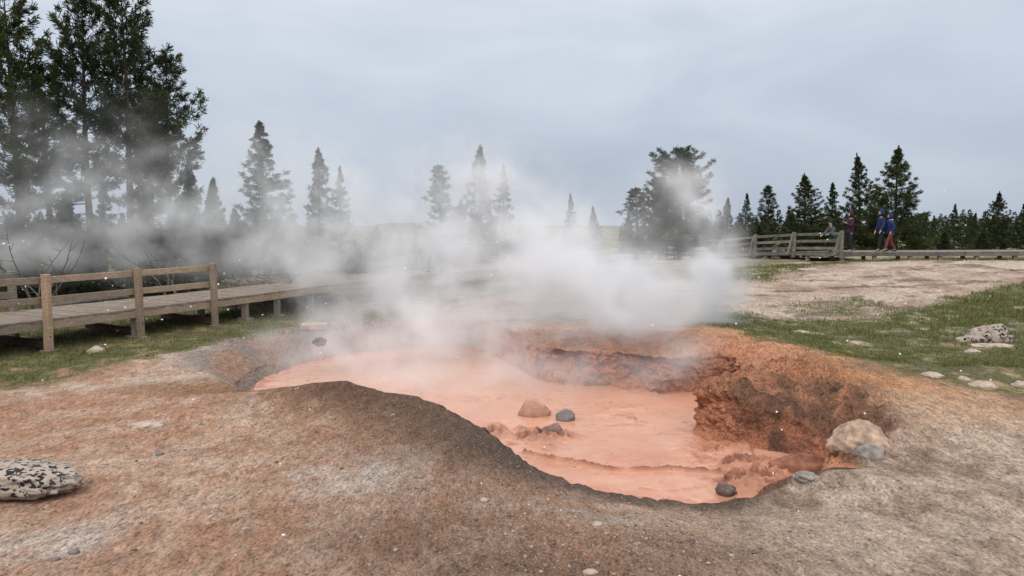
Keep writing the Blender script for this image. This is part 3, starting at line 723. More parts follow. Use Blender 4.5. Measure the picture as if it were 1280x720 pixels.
# ------------------------------------------------------------------ trees
def make_tree(H, crown0, wid, seed, dens=1.0, shape='cone', up=.25, tuft=.22, sparse=0.0, fill=.85, dead=0):
    """returns (trunk mesh arrays, crown mesh arrays); crown0: fraction of bare trunk, wid: crown radius in metres"""
    r = np.random.default_rng(seed); tr_ = MB()
    lean = r.normal(0, .012, 2)*H
    axis = lambda z: np.array((lean[0]*(z/H)**2+.10*math.sin(z*.5+seed)*min(1, z/4)*.5, lean[1]*(z/H)**2, z))
    r0 = .0115*H+.05
    zs = np.linspace(-.3, H*.985, 14)
    tr_.tube([axis(z) for z in zs], [max(.012, r0*(1-max(z, 0)/H)**.85) for z in zs], 8)
    base, dirs, tint, tsc = [], [], [], []
    z = H*crown0; ph = r.uniform(0, 6.28); lobes = r.uniform(0, 6.28, 3)
    if dead:
        for k in range(dead):
            zz = r.uniform(.1*H, crown0*H); a = r.uniform(0, 6.28); l = r.uniform(.4, 1.0)*wid*.7
            p0 = axis(zz); p1 = p0+np.array((math.cos(a)*l*.6, math.sin(a)*l*.6, -.05*l)); p2 = p0+np.array((math.cos(a)*l, math.sin(a)*l, r.uniform(-.3, .15)*l))
            tr_.tube([p0, p1, p2], [.022, .014, .006], 4)
    while z < H*.99:
        t = (z/H-crown0)/(1-crown0)
        if shape == 'cone': env = (1-t)**1.03*min(1, .6+t*4)
        elif shape == 'lodge': env = ((math.sin(math.pi*min(1, (.18+.82*t)))**.7)*(1.05-.25*t) if t < .9 else .6*(1-t)/.1*.5+.14)*r.uniform(.7, 1.2)
        else: env = math.sin(math.pi*(.12+.86*t))**.6*r.uniform(.5, 1.15)
        env = max(env, .035)
        nb = int(r.integers(4, 7)*dens)
        for b in range(max(2, nb)):
            if r.random() < sparse: continue
            a = ph+b*2*math.pi/nb+r.normal(0, .25)
            asym = 1+.15*math.cos(a-lobes[0]+z*.25)+.12*math.cos(2*a-lobes[1]+z*.6)
            L = wid*env*asym*r.uniform(.5, 1.2)
            if r.random() < .05: L *= 1.15
            p0 = axis(z+r.normal(0, .06)); nseg = max(3, int(L/.17)); pts = []
            drop = (-.42*(1-t)+.35*t) if shape != 'lodge' else (-.12*(1-t)+.30*t)
            for s_ in range(nseg+1):
                f = s_/nseg
                wv = .10*L*math.sin(f*5+a*3)*f
                pts.append(p0+np.array((math.cos(a)*f*L-math.sin(a)*wv, math.sin(a)*f*L+math.cos(a)*wv, L*(drop*f+up*f*f*1.3))))
            if L > .5: tr_.tube([pts[0], pts[len(pts)//2], pts[-1]], [.010+.010*L, .007+.005*L, .004], 4, cap=False)
            for s_ in range(1, nseg+1):
                f = s_/nseg
                if f < .22 and L > .8: continue
                if r.random() > fill: continue
                for q in range(1+(f > .45)+(L > 1.3 and f > .3 and f < .8)):
                    side = r.normal(0, 1)*.24*L*(1.0-f*.85)
                    c = pts[s_]+np.array((-math.sin(a)*side, math.cos(a)*side, r.normal(0, .05)+.05*abs(side)*up*3))
                    base.append(c); dirs.append((math.cos(a)*.8-math.sin(a)*np.sign(side)*.5, math.sin(a)*.8+math.cos(a)*np.sign(side)*.5, .15+.9*up))
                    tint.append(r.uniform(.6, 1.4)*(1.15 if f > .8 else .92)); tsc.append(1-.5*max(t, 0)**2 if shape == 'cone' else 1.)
        ph += 1.1; z += (.40 if shape != 'lodge' else .44)*(1-.35*t)*max(.55, min(1.0, H/10))
    for k in range(8):                                     # leader
        base.append(axis(H*(.955+.009*k))); dirs.append((0, 0, 2.2)); tint.append(1.); tsc.append(.62-.05*k)
    base = np.array(base); dirs = np.array(dirs); tint = np.array(tint)
    NN = 22
    n = len(base)
    D = dirs[:, None, :]+r.normal(0, .75, (n, NN, 3)); D /= np.linalg.norm(D, axis=2, keepdims=True)
    tsc = np.array(tsc)[:, None, None]; ln = tuft*tsc*r.uniform(.55, 1.15, (n, NN, 1))
    st = base[:, None, :]+r.normal(0, tuft*.20, (n, NN, 3))*tsc
    sd = np.cross(D, r.normal(0, 1, (n, NN, 3))); sd /= np.linalg.norm(sd, axis=2, keepdims=True)+1e-9
    wd = tuft*.072
    A = st-sd*wd*.4; B = st+sd*wd*.4; Cc = st+D*ln*.6+sd*wd; E = st+D*ln; G_ = st+D*ln*.6-sd*wd
    V = np.stack([A, B, Cc, E, G_], 2).reshape(-1, 3)
    k = n*NN; Fc = np.arange(k*5).reshape(k, 5)
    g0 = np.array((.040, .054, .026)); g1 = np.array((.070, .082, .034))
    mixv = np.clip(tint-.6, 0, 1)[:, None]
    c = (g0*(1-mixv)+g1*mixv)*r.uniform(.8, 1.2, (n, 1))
    return tr_, (V, Fc, np.repeat(c, NN*5, 0))
PROTO = {}
def proto(key, **kw):
    tr_, (V, Fc, c) = make_tree(**kw)
    root = empty('pine_tree')
    tr_.build('trunk', M_BARK, root)
    np_mesh('crown', V, Fc, M_FOL, root, smooth=False, cols=c)
    PROTO[key] = [root, kw['H'], False]
proto('lodge1', H=12, crown0=.30, wid=1.8, seed=1, shape='lodge', up=.42, tuft=.27, dens=1.0, dead=34, fill=.82, sparse=.12)
proto('lodge2', H=12, crown0=.36, wid=1.6, seed=2, shape='lodge', up=.42, tuft=.27, dens=1.0, dead=34, fill=.82, sparse=.12)
proto('spruce1', H=8, crown0=.04, wid=2.1, seed=3, shape='cone', up=.25, tuft=.24, dens=1.15)
proto('spruce2', H=8, crown0=.05, wid=1.55, seed=4, shape='cone', up=.28, tuft=.23, dens=1.15)
proto('spruce3', H=8, crown0=.08, wid=2.45, seed=5, shape='cone', up=.3, tuft=.25, dens=1.2)
proto('spruce4', H=8, crown0=.06, wid=1.75, seed=19, shape='cone', up=.32, tuft=.23, dens=1.0, sparse=.15)
proto('spruce5', H=8, crown0=.10, wid=1.45, seed=23, shape='cone', up=.18, tuft=.25, dens=1.0, sparse=.2)
proto('slim', H=8, crown0=.10, wid=.95, seed=6, shape='lodge', up=.2, tuft=.25, dens=.95, sparse=.25)
proto('round', H=9, crown0=.10, wid=2.1, seed=7, shape='round', up=.45, tuft=.27, dens=1.25, sparse=.12)
proto('young', H=5, crown0=.02, wid=1.35, seed=8, shape='cone', up=.35, tuft=.22, dens=1.2)
def copy_tree(o, parent=None):
    c = o.copy(); link(c)
    if parent: c.parent = parent
    for ch in list(o.children): copy_tree(ch, c)
    return c
GLG, GMG, GRG = 'tall pines behind the long boardwalk', 'pines fading into the steam', 'evergreens behind the grey railing and the walkers'
def tree(px, top, Y, key, label, group, rz=None, wide=1.0):
    root, H, usedp = PROTO[key]
    o = root if not usedp else copy_tree(root); PROTO[key][2] = True
    p = dp(px, top, Y); z0 = gz1(p.x, p.y)-.05
    s_ = (p.z-z0)/H
    wide *= .9 if group == GLG else (1.3 if group == GRG else 1.25)
    o.location = (p.x, p.y, z0); o.scale = (s_*wide, s_*wide, s_); o.rotation_euler = (0, 0, rz if rz is not None else random.uniform(0, 6.28))
    tag(o, label, 'tree', group)
TREES = [
 (8, -20, 23, 'lodge1', 'tall dark pine cut by the picture edge, above the railing end', GLG, 1.1),
 (98, -12, 24, 'lodge2', 'tall dark pine with a bare trunk, slimmer of the middle pair behind the boardwalk', GLG, 1.0),
 (150, -34, 24, 'lodge1', 'tallest dark pine behind the boardwalk, its top out of the picture', GLG, 1.0),
 (205, 70, 25, 'lodge2', 'dark pine with a ragged rounded top beside the tallest pine', GLG, 1.15),
 (52, 95, 29, 'lodge1', 'dark pine half hidden between two taller trunks behind the boardwalk', GLG, 1.2),
 (182, 110, 30, 'lodge2', 'pine in the second row, seen through the gaps beside the ragged topped pine', GLG, 1.2),
 (235, 195, 27, 'spruce2', 'shorter pine at the open end of the tall dark grove, steam across it', GLG, 1.0),
 (262, 225, 29, 'young', 'low bushy pine in the steam at the open end of the grove', GLG, 1.0),
 (25, 215, 25, 'spruce1', 'bushy understorey pine below the tall pine at the picture edge', GLG, 1.0),
 (78, 240, 24, 'young', 'dim young pine under the middle pair of tall pines', GLG, 1.2),
 (128, 225, 26, 'spruce2', 'dim understorey pine between the trunks of the middle pair', GLG, 1.2),
 (178, 235, 25, 'spruce1', 'dim bushy pine at the foot of the tallest pine', GLG, 1.0),
 (215, 255, 24, 'young', 'dim low pine just behind the last railing post', GLG, 1.2),
 (60, 262, 22.5, 'spruce4', 'dense low pine close behind the railing, below the slimmer tall pine', GLG, 1.5),
 (110, 270, 23, 'spruce1', 'dense low pine close behind the middle railing post', GLG, 1.4),
 (155, 268, 23.5, 'spruce4', 'dense low pine close behind the railing, at the foot of the tallest trunk', GLG, 1.4),
 (8, 270, 22.5, 'young', 'dense low pine close behind the railing end at the picture edge', GLG, 1.5),
 (240, 268, 25, 'spruce1', 'dense low pine beside the brush pile at the open end of the grove', GLG, 1.3),
 (195, 280, 23, 'young', 'smallest dense pine close behind the last railing bay', GLG, 1.5),
 (470, 282, 40, 'spruce3', 'dark bushy pine low in the steam, past the close pair', GMG, 1.2),
 (520, 296, 36, 'spruce4', 'dark low pine in the steam behind the lone walker', GMG, 1.5),
 (650, 280, 50, 'spruce1', 'dark low pine swallowed by the thick steam at the centre', GMG, 1.4),
 (445, 300, 36, 'young', 'dark shrub like pine behind the far run of the long boardwalk', GMG, 1.5),
 (328, 156, 34, 'spruce4', 'tall hazy pine standing alone past the dark grove', GMG, 1.2),
 (398, 188, 37, 'spruce2', 'hazy pine with a narrow top, taller of a close pair', GMG, 1.05),
 (424, 210, 38, 'spruce5', 'hazy pine leaning in as the shorter of a close pair', GMG, .8),
 (362, 268, 36, 'young', 'low hazy pine between the lone tall one and the close pair', GMG, 1.2),
 (295, 262, 33, 'young', 'low hazy pine above the heap of dead branches', GMG, 1.1),
 (550, 208, 46, 'slim', 'faint slender pine rising from the steam next to a wider one', GMG, 1.1),
 (600, 184, 46, 'spruce2', 'faint pointed pine rising highest from the middle of the steam', GMG, 1.0),
 (630, 208, 49, 'spruce5', 'faint pine almost lost in steam behind the pointed one', GMG, .9),
 (575, 250, 52, 'spruce3', 'faint low pine filling between the two faint tops', GMG, .9),
 (500, 290, 60, 'spruce3', 'dim low pine deep in the steam before the flat topped ridge', GMG, 1.0),
 (713, 243, 70, 'spruce2', 'tiny faint treetop poking out of the white steam, taller of two', GMG, .8),
 (742, 259, 72, 'young', 'tiny faint treetop poking out of the white steam, lower of two', GMG, .7),
 (798, 236, 46, 'slim', 'thin crooked pine at the start of the grey railing', GRG, 1.5),
 (852, 190, 45, 'round', 'large round headed pine partly covered by the white plume', GRG, 1.05),
 (826, 225, 47, 'round', 'shorter shoulder pine against the round headed one', GRG, .8),
 (785, 270, 50, 'spruce3', 'low dark pine at the start of the grey railing', GRG, .9),
 (910, 248, 56, 'spruce2', 'small pine just past the white plume, half veiled', GRG, 1.0),
 (933, 243, 54, 'spruce4', 'small pointed pine between the plume and the thin ragged one', GRG, .85),
 (963, 233, 52, 'slim', 'thin ragged pine with a bushy head behind the railing', GRG, 1.0),
 (1008, 219, 48, 'spruce3', 'bright green broad pine behind the middle of the railing', GRG, 1.0),
 (988, 262, 50, 'spruce1', 'low pine against the side of the bright broad one', GRG, 1.0),
 (1042, 230, 50, 'spruce4', 'middling pine above the crouching walker', GRG, 1.0),
 (1078, 194, 46, 'spruce1', 'second tallest dark pine, behind the walker in purple', GRG, .85),
 (1124, 185, 44, 'spruce3', 'tallest broad dark pine, behind the two walkers in blue', GRG, 1.0),
 (1100, 250, 50, 'spruce1', 'dark pine filling the gap between the two tallest', GRG, 1.0),
 (1168, 270, 62, 'spruce2', 'small far pine in front of the distant hill', GRG, 1.0),
 (1195, 256, 56, 'spruce5', 'narrow pine between the far small one and the last big ones', GRG, 1.0),
 (1217, 266, 60, 'spruce1', 'small pine in the dip before the bushy pine', GRG, .9),
 (1248, 241, 50, 'spruce3', 'bushy pine, taller of the last two along the walkway', GRG, .85),
 (1279, 256, 50, 'spruce4', 'last pine along the walkway, cut by the picture edge', GRG, .9),
 (1148, 285, 52, 'young', 'low bush like pine at the foot of the tallest broad one', GRG, 1.2),
 (1180, 290, 50, 'young', 'low dark pine below the far hill', GRG, 1.3),
 (1228, 288, 48, 'young', 'low dark pine before the bushy one', GRG, 1.3),
 (950, 282, 50, 'young', 'low dark pine under the thin ragged one', GRG, 1.3),
 (900, 282, 52, 'young', 'low dark pine behind the foot of the plume', GRG, 1.3),
]
0 and print('FACES', {k_: len(v_[0].children[1].data.polygons) for k_, v_ in PROTO.items()})
for t_ in TREES: tree(t_[0], t_[1], t_[2], t_[3], t_[4], t_[5], wide=t_[6])
# far wood: one mass
def far_wood():
    Vs, Fs, Cs, off = [], [], [], 0
    r = np.random.default_rng(77)
    for k in range(230):
        y = r.uniform(85, 170); x = r.choice([r.uniform(-.85, -.30), r.uniform(.24, .85), r.uniform(.3, .85)])*y
        h = r.uniform(2.6, 4.6)*(y/90)**.5; z0 = float(gz(x, y)[0]); nq = 260
        t = r.random(nq)**.8; a = r.uniform(0, 6.28, nq); rad = .30*h*(1-t)**.8*(.35+.65*r.random(nq))
        c0 = np.c_[x+np.cos(a)*rad, y+np.sin(a)*rad, z0+h*(.02+t*.98)]
        s_ = .06*h*(1.2-.7*t)[:, None]
        D = np.c_[np.cos(a), np.sin(a), r.uniform(-.3, .6, nq)]*s_*1.5; U = np.c_[-np.sin(a), np.cos(a), r.normal(0, .4, nq)]*s_*.8
        Vs.append(np.stack([c0-U, c0+U, c0+D+U*.3, c0+D-U*.3], 1).reshape(-1, 3)); Fs.append(np.arange(nq*4).reshape(-1, 4)+off); off += nq*4
        cc = np.array((.045, .058, .030))*r.uniform(.7, 1.3); Cs.append(np.repeat(cc*r.uniform(.7, 1.3, (nq, 1)), 4, 0))
    o = np_mesh('woods', np.concatenate(Vs), np.concatenate(Fs), M_FOL, smooth=False, cols=np.concatenate(Cs))
    return tag(o, 'far dark belt of conifers behind everything else', 'woods', kind='stuff')
far_wood()
# far ridges
def hills():
    n = 260; ang = np.linspace(R(15), R(165), n); D = 1500.0
    prof = np.zeros(n)
    for i, a in enumerate(ang):
        px = 640+F/math.tan(a)
        h = 4+6*mnoise.noise(Vector((px*.004, 1.3, 0)))
        q_ = min(max(px, 300), 800); h += 9/(1+math.exp(-(q_-478)/3))/(1+math.exp((q_-556)/4))
        h += 17*math.exp(-((px-1235)/75)**2)+6*math.exp(-((px-1100)/120)**2)+5*math.exp(-((px-300)/120)**2)
        prof[i] = max(h, 1)+.5*mnoise.noise(Vector((px*.06, 4, 0)))
    V = []
    for k in range(14):
        f = k/13; d_ = D*(1+.35*f)
        V.append(np.c_[np.cos(ang)*d_, np.sin(ang)*d_, -6+(prof+6)*np.sin(f*math.pi*.5)**.8+(0 if k == 13 else 1.2*vn(ang*90, ang*0+k))])
    V = np.concatenate(V); ii, jj = np.meshgrid(np.arange(13), np.arange(n-1), indexing='ij'); q = (ii*n+jj).ravel()
    t = NT('hazed_forest_hill'); c = t.coord(); nn = t.noise(c, .05, 6, .7)
    t.col(t.mix((.10, .115, .105), (.17, .175, .16), nn)).rough(.95)  # forest green greyed and lightened, distance haze put into the colour
    return tag(np_mesh('hills', V, np.c_[q, q+1, q+n+1, q+n], t.m), kind='structure')
hills()

# ------------------------------------------------------------------ dead wood
def twigs(n, spread, hgt, seed, rad=.012, L=(.4, 1.1)):
    r = np.random.default_rng(seed); m = MB()
    for k in range(n):
        a = r.uniform(0, 6.28); q = r.normal(0, .45, 2)*np.array(spread); z = min(abs(r.normal(0, .4)), .9)*hgt*max(.1, 1-np.hypot(q[0]/spread[0], q[1]/spread[1])*.6)
        l = r.uniform(*L); dirv = np.array((math.cos(a), math.sin(a)*.6, r.normal(.0, .18))); p = np.array((q[0], q[1], z)); pts = [p]
        for s_ in range(4):
            p = p+dirv*l/4; dirv = dirv+r.normal(0, .22, 3); pts.append(np.array((p[0], p[1], max(p[2], .01))))
        m.tube(pts, [rad, rad*.8, rad*.65, rad*.5, rad*.25], 4)
        for s_ in range(2):
            b = pts[1+s_]; d2 = dirv+r.normal(0, .6, 3); m.tube([b, b+d2*l*.18, b+d2*l*.34+r.normal(0, .04, 3)], [rad*.5, rad*.4, rad*.2], 3)
    return m
p = dp(312, 352, 19.5); z0 = gz1(p.x, p.y)
bp = twigs(420, (1.6, .8), .95, 5, .015).build('brush_pile', flat_mat('red_brown_twigs', (.12, .065, .052), .95, .4, 6)); bp.location = (p.x, p.y+.9, z0)
tag(bp, 'heap of reddish brown dead branches behind the boardwalk', 'brush pile')
p = dp(108, 372, 19.0); z0 = gz1(p.x, p.y)
lg = MB()
for k, (a, b, rr_) in enumerate([((-1.1, 0, .14), (1.0, .25, .42), .09), ((-.9, -.25, .12), (1.1, .0, .22), .07), ((-.6, .3, .3), (.9, .1, .18), .055)]):
    lg.tube([a, ((a[0]+b[0])/2, (a[1]+b[1])/2+.04, (a[2]+b[2])/2+.03), b], [rr_, rr_*.85, rr_*.6], 8)
lo = lg.build('fallen_logs', M_DEAD); lo.name = 'log_pile'; lo.location = (p.x, p.y, z0); tag(lo, 'grey fallen logs heaped behind the railing', 'log pile')
for i, (px, Y, h, lab) in enumerate([(42, 18.5, 3.0, 'pale leafless sapling with twisting stems behind the railing end'), (62, 20, 2.4, 'smaller leafless sapling under the dark pines'), (212, 19.5, 2.0, 'leafless twiggy shrub behind the last railing bay')]):
    r = np.random.default_rng(300+i); m = MB()
    for s_ in range(5):
        pt = np.array((r.normal(0, .1), r.normal(0, .1), 0.)); dv = np.array((r.normal(0, .25), r.normal(0, .2), 1.)); pts = [pt]; l = h*r.uniform(.6, 1)
        for k in range(7):
            pt = pt+dv*l/7; dv = dv+r.normal(0, .22, 3)*np.array((1, 1, .4)); pts.append(pt)
        m.tube(pts, list(np.linspace(.026, .005, 8)), 5)
        for k in range(2, 7):
            d2 = np.array((r.normal(0, .7), r.normal(0, .6), r.uniform(.1, .9)))*h*.14; m.tube([pts[k], pts[k]+d2*.6, pts[k]+d2+r.normal(0, .05, 3)], [.009, .006, .003], 3)
    p = dp(px, 340, Y); o = m.build('bare_sapling', M_DEAD); o.location = (p.x, p.y, gz1(p.x, p.y)); tag(o, lab, 'sapling')

# ------------------------------------------------------------------ people
def skin_obj(name, chains, mat, parent, sub=2, root=0):
    """chains: list of lists of (point, rx[, ry]); points that coincide are welded"""
    bm = bmesh.new(); lay = bm.verts.layers.skin.verify(); reg = {}
    def vert(p, rad):
        k = tuple(round(c, 4) for c in p)
        if k not in reg:
            v = bm.verts.new(p); v[lay].radius = rad; v[lay].use_root = (len(reg) == root); reg[k] = v
        return reg[k]
    for ch in chains:
        pv = None
        for it in ch:
            rad = (it[1], it[2] if len(it) > 2 else it[1]); v = vert(it[0], rad)
            if pv is not None and pv is not v and not any(e.other_vert(v) is pv for e in v.link_edges): bm.edges.new((pv, v))
            pv = v
    me = bpy.data.meshes.new(name); bm.to_mesh(me); bm.free(); o = bpy.data.objects.new(name, me); link(o)
    m = o.modifiers.new('s', 'SKIN'); m.use_smooth_shade = True
    m2 = o.modifiers.new('u', 'SUBSURF'); m2.levels = m2.render_levels = sub
    dg = bpy.context.evaluated_depsgraph_get(); ev = o.evaluated_get(dg); me2 = bpy.data.meshes.new_from_object(ev)
    bpy.data.objects.remove(o); bpy.data.meshes.remove(me)
    me2.name = name; me2.materials.clear(); me2.materials.append(mat)
    for p_ in me2.polygons: p_.use_smooth = True; p_.material_index = 0
    return link(bpy.data.objects.new(name, me2), parent)
M_SKIN = flat_mat('skin', (.48, .29, .21), .6, .1, 6, .05)
def cloth(name, c): return flat_mat(name, c, .8, .25, 9, .5)
def person(loc, face, h, label, jacket, pants, shoe, arms, legs, hood=True, lean=0.0, crouch=0.0, hatc=None, backpack=None):
    """local +X is the facing direction; arms: ((elbow),(wrist)) per side relative to the shoulder; legs: ((knee),(ankle)) relative to the hip"""
    root = empty('person', loc, face); tag(root, label, 'person'); k = h/1.75
    v = lambda x, y, z: Vector((x, y, z))*k
    hipz = .92-crouch; ln = lean
    pel = v(0, 0, hipz); spn = v(ln*.4, 0, hipz+.22); chs = v(ln*.8, 0, hipz+.42); nck = v(ln, 0, hipz+.58); hd0 = v(ln+.02, 0, hipz+.66); hd1 = v(ln+.035, 0, hipz+.78)
    sh = [v(ln*.85, s_*.18, hipz+.50) for s_ in (1, -1)]; hp = [v(0, s_*.09, hipz-.04) for s_ in (1, -1)]
    el = [sh[i]+v(*arms[i][0]) for i in (0, 1)]; wr = [sh[i]+v(*arms[i][1]) for i in (0, 1)]
    kn = [hp[i]+v(*legs[i][0]) for i in (0, 1)]; an = [hp[i]+v(*legs[i][1]) for i in (0, 1)]
    toe = [an[i]+v(.17, .02*(1, -1)[i], -.045) for i in (0, 1)]
    ch = [[(pel, .085*k, .08*k), (spn, .10*k, .08*k), (chs, .12*k, .09*k), (nck, .055*k), (hd0, .07*k), (hd1, .088*k, .078*k), (hd1+v(.0, 0, .10), .055*k)],
          [(hd1, .088*k, .078*k), (hd1+v(.10, 0, -.02), .018*k)]]
    for i in (0, 1):
        ch.append([(chs, .12*k, .09*k), (sh[i], .055*k), (el[i], .043*k), (wr[i], .03*k)])
        dv = (wr[i]-el[i]).normalized(); sd = dv.cross(Vector((0, 0, 1))); sd = sd.normalized() if sd.length > .1 else Vector((0, 1, 0)); nn = sd.cross(dv)
        palm = wr[i]+dv*.05*k; ch.append([(wr[i], .03*k), (palm, .034*k, .02*k)])
        for q, fl in enumerate((.065, .078, .074, .058)):
            b0 = palm+sd*(q-1.5)*.019*k+dv*.035*k
            ch.append([(palm, .034*k, .02*k), (b0, .009*k), (b0+dv*fl*.55*k-nn*.01*k, .008*k), (b0+dv*fl*.85*k-nn*.035*k, .007*k)])
        ch.append([(palm, .034*k, .02*k), (palm-sd*.036*k, .010*k), (palm-sd*.05*k+dv*.035*k-nn*.012*k, .009*k)])
        ch.append([(pel, .085*k, .08*k), (hp[i], .075*k), (kn[i], .055*k), (an[i], .04*k), (toe[i], .03*k)])
    skin_obj('body', ch, M_SKIN, root, 1)
    fr = hd1+v(.082, 0, .0)
    for s_ in (1, -1):
        e = MB(); bmesh.ops.create_icosphere(e.bm, subdivisions=1, radius=.012*k, matrix=Matrix.Translation(fr+v(-.004, s_*.03, .012))); e.build('eye', M_DARKWOOD, root)
    jl = pel+v(0, 0, -.17)
    jc = [[(jl, .185*k, .17*k), (pel, .18*k, .16*k), (spn, .175*k, .15*k), (chs, .19*k, .15*k), (chs+v(ln*.1, 0, .10), .13*k, .11*k), (nck, .085*k)]]
    for i in (0, 1):
        md = (sh[i]+el[i])/2; m2 = (el[i]+wr[i])/2
        jc.append([(chs, .18*k, .135*k), (sh[i], .095*k), (md, .09*k), (el[i], .082*k), (m2, .07*k), (wr[i]*.93+el[i]*.07, .052*k)])
    jk = skin_obj('jacket', jc, jacket, root)
    if hood:
        b = MB(); bmesh.ops.create_uvsphere(b.bm, u_segments=20, v_segments=14, radius=1)
        hc = hd1+v(-.02, 0, .01)
        for vv in b.bm.verts:
            c = vv.co; c = Vector((c.x*.135*(1.1 if c.x < 0 else 1), c.y*.125, c.z*(.16 if c.z > 0 else .19)))
            vv.co = c*k+hc
        dl = [f for f in b.bm.faces if (f.calc_center_median()-hc).x > .085*k and abs((f.calc_center_median()-hc).z) < .13*k]
        bmesh.ops.delete(b.bm, geom=dl, context='FACES')
        for f in b.bm.faces: f.smooth = True
        o = b.build('hood', jacket, jk); m = o.modifiers.new('t', 'SOLIDIFY'); m.thickness = .015*k
    elif hatc:
        b = MB(); bmesh.ops.create_uvsphere(b.bm, u_segments=16, v_segments=10, radius=.115*k, matrix=Matrix.Translation(hd1+v(-.01, 0, .05)))
        dl = [f for f in b.bm.faces if f.calc_center_median().z < hd1.z+.02*k]; bmesh.ops.delete(b.bm, geom=dl, context='FACES')
        for f in b.bm.faces: f.smooth = True
        o = b.build('hat', hatc, root); m = o.modifiers.new('t', 'SOLIDIFY'); m.thickness = .02*k
    tc = [[(pel+v(0, 0, .02), .14*k, .115*k), (pel+v(0, 0, -.06), .14*k, .115*k)]]
    for i in (0, 1):
        tc.append([(pel+v(0, 0, -.06), .14*k, .115*k), (hp[i]+v(0, 0, -.04), .105*k), ((hp[i]+kn[i])/2, .096*k), (kn[i], .078*k), ((kn[i]+an[i])/2, .070*k), (an[i]*.93+kn[i]*.07, .062*k)])
    skin_obj('trousers', tc, pants, root)
    for i in (0, 1):
        skin_obj('shoe', [[(an[i]+v(-.03, 0, -.0), .05*k), (an[i]+v(-.02, 0, -.045), .052*k, .045*k), (an[i]+v(.08, 0, -.05), .05*k, .036*k), (toe[i], .045*k, .03*k)]], shoe, root, 1)
    if backpack:
        b = MB(); c = chs+v(-.22, 0, -.06); b.bar(c+v(0, 0, -.22), c+v(0, 0, .20), .28*k, .17*k, up=(1, 0, 0), bev=.05*k).build('backpack', backpack, root)
    return root
STAND = (((.03, .01, -.44), (.0, .02, -.84)), ((-.02, -.01, -.44), (-.06, -.02, -.84)))
WALK = (((.16, .0, -.40), (.22, .0, -.82)), ((-.05, .0, -.43), (-.30, .0, -.80)))
WALK2 = (((.20, .0, -.38), (.30, .0, -.80)), ((-.04, .0, -.43), (-.28, .0, -.80)))
M_SHOE = cloth('dark_shoe', (.02, .02, .022)); M_BLACK = cloth('black_cloth', (.018, .019, .024))
def deckz(x):
    xs_ = [p_[0] for p_ in RP2]; return float(np.interp(x, xs_, [p_[2] for p_ in RP2]))
def stand_at(px, Y, extra=0.0):
    p_ = dp(px, 300, Y); return (p_.x, p_.y, deckz(p_.x)+extra)
person(stand_at(1062, 32.0), R(188), 1.70, 'person in a dark purple hooded jacket and black trousers holding hands up to the chest', cloth('purple_jacket', (.040, .017, .034)), M_BLACK, M_SHOE,
       (((.10, .06, -.27), (.26, -.08, -.12)), ((.10, -.06, -.27), (.26, .08, -.12))), STAND)
person(stand_at(1103, 31.8), R(185), 1.76, 'taller person in a blue hooded jacket and black trousers, head bowed', cloth('blue_jacket', (.014, .028, .095)), M_BLACK, M_SHOE,
       (((.02, .05, -.29), (.16, .04, -.52)), ((-.02, -.05, -.29), (.12, -.04, -.54))), WALK, lean=.10)
person(stand_at(1113.5, 31.5), R(178), 1.60, 'shorter person in a blue hooded jacket and rust red trousers, mid stride', cloth('bright_blue_jacket', (.015, .030, .110)), cloth('rust_trousers', (.17, .045, .04)), M_SHOE,
       (((-.08, .05, -.27), (.06, .05, -.50)), ((.08, -.05, -.27), (.26, -.04, -.42))), WALK2, lean=.08)
person(stand_at(1042, 32.4, -.02), R(200), 1.60, 'person in a dark grey jacket and dark cap stooping behind the railing end', cloth('slate_jacket', (.060, .075, .085)), M_BLACK, M_SHOE,
       (((.14, .04, -.25), (.38, .0, -.30)), ((.14, -.04, -.25), (.38, .0, -.34))), (((.28, .05, -.22), (.06, .05, -.55)), ((.26, -.05, -.24), (.02, -.05, -.55))), hood=False, lean=.20, crouch=.27, hatc=M_BLACK)
q = dp(543, 300, 24.9)
person((q.x, q.y, .80), R(150), 1.62, 'blurred person in brown jacket and blue trousers walking through the steam on the boardwalk', cloth('brown_jacket', (.13, .065, .045)), cloth('blue_trousers', (.04, .06, .15)), M_SHOE,
       (((.02, .05, -.29), (.14, .04, -.52)), ((-.02, -.05, -.29), (.10, -.04, -.54))), WALK, hood=True)

# ------------------------------------------------------------------ falling snow
def snow(n):
    ico = bmesh.new(); bmesh.ops.create_icosphere(ico, subdivisions=1, radius=1)
    bv = np.array([v.co[:] for v in ico.verts]); bf = np.array([[v.index for v in f.verts] for f in ico.faces]); ico.free()
    y = 2.2+19*rng.random(n)**.8; x = (rng.random(n)*2-1)*.95*y; z = rng.uniform(-.2, 4.2, n)
    keep = rng.random(n) < np.clip(1.25-.42*z+.2*(x < 0), .06, 1); x, y, z = x[keep], y[keep], z[keep]; n = len(x)
    ok = z > gz(x, y)+.1; x, y, z = x[ok], y[ok], z[ok]; n = len(x)
    s = (.0022+.0065*rng.random(n)**2.2)*np.clip(y/5, .9, 2.6)
    V = bv[None]*(s[:, None, None]*rng.uniform(.7, 1.3, (n, 1, 3)))*rng.uniform(.75, 1.25, (n, len(bv), 1))+np.c_[x, y, z][:, None]
    Fc = (bf[None]+(np.arange(n)*len(bv))[:, None, None]).reshape(-1, 3)
    t = NT('snowflake'); t.col((.9, .91, .93)).rough(.6)
    return tag(np_mesh('snow', V.reshape(-1, 3), Fc, t.m), 'scattered white snowflakes falling through the air', 'snow', kind='stuff')
snow(750)

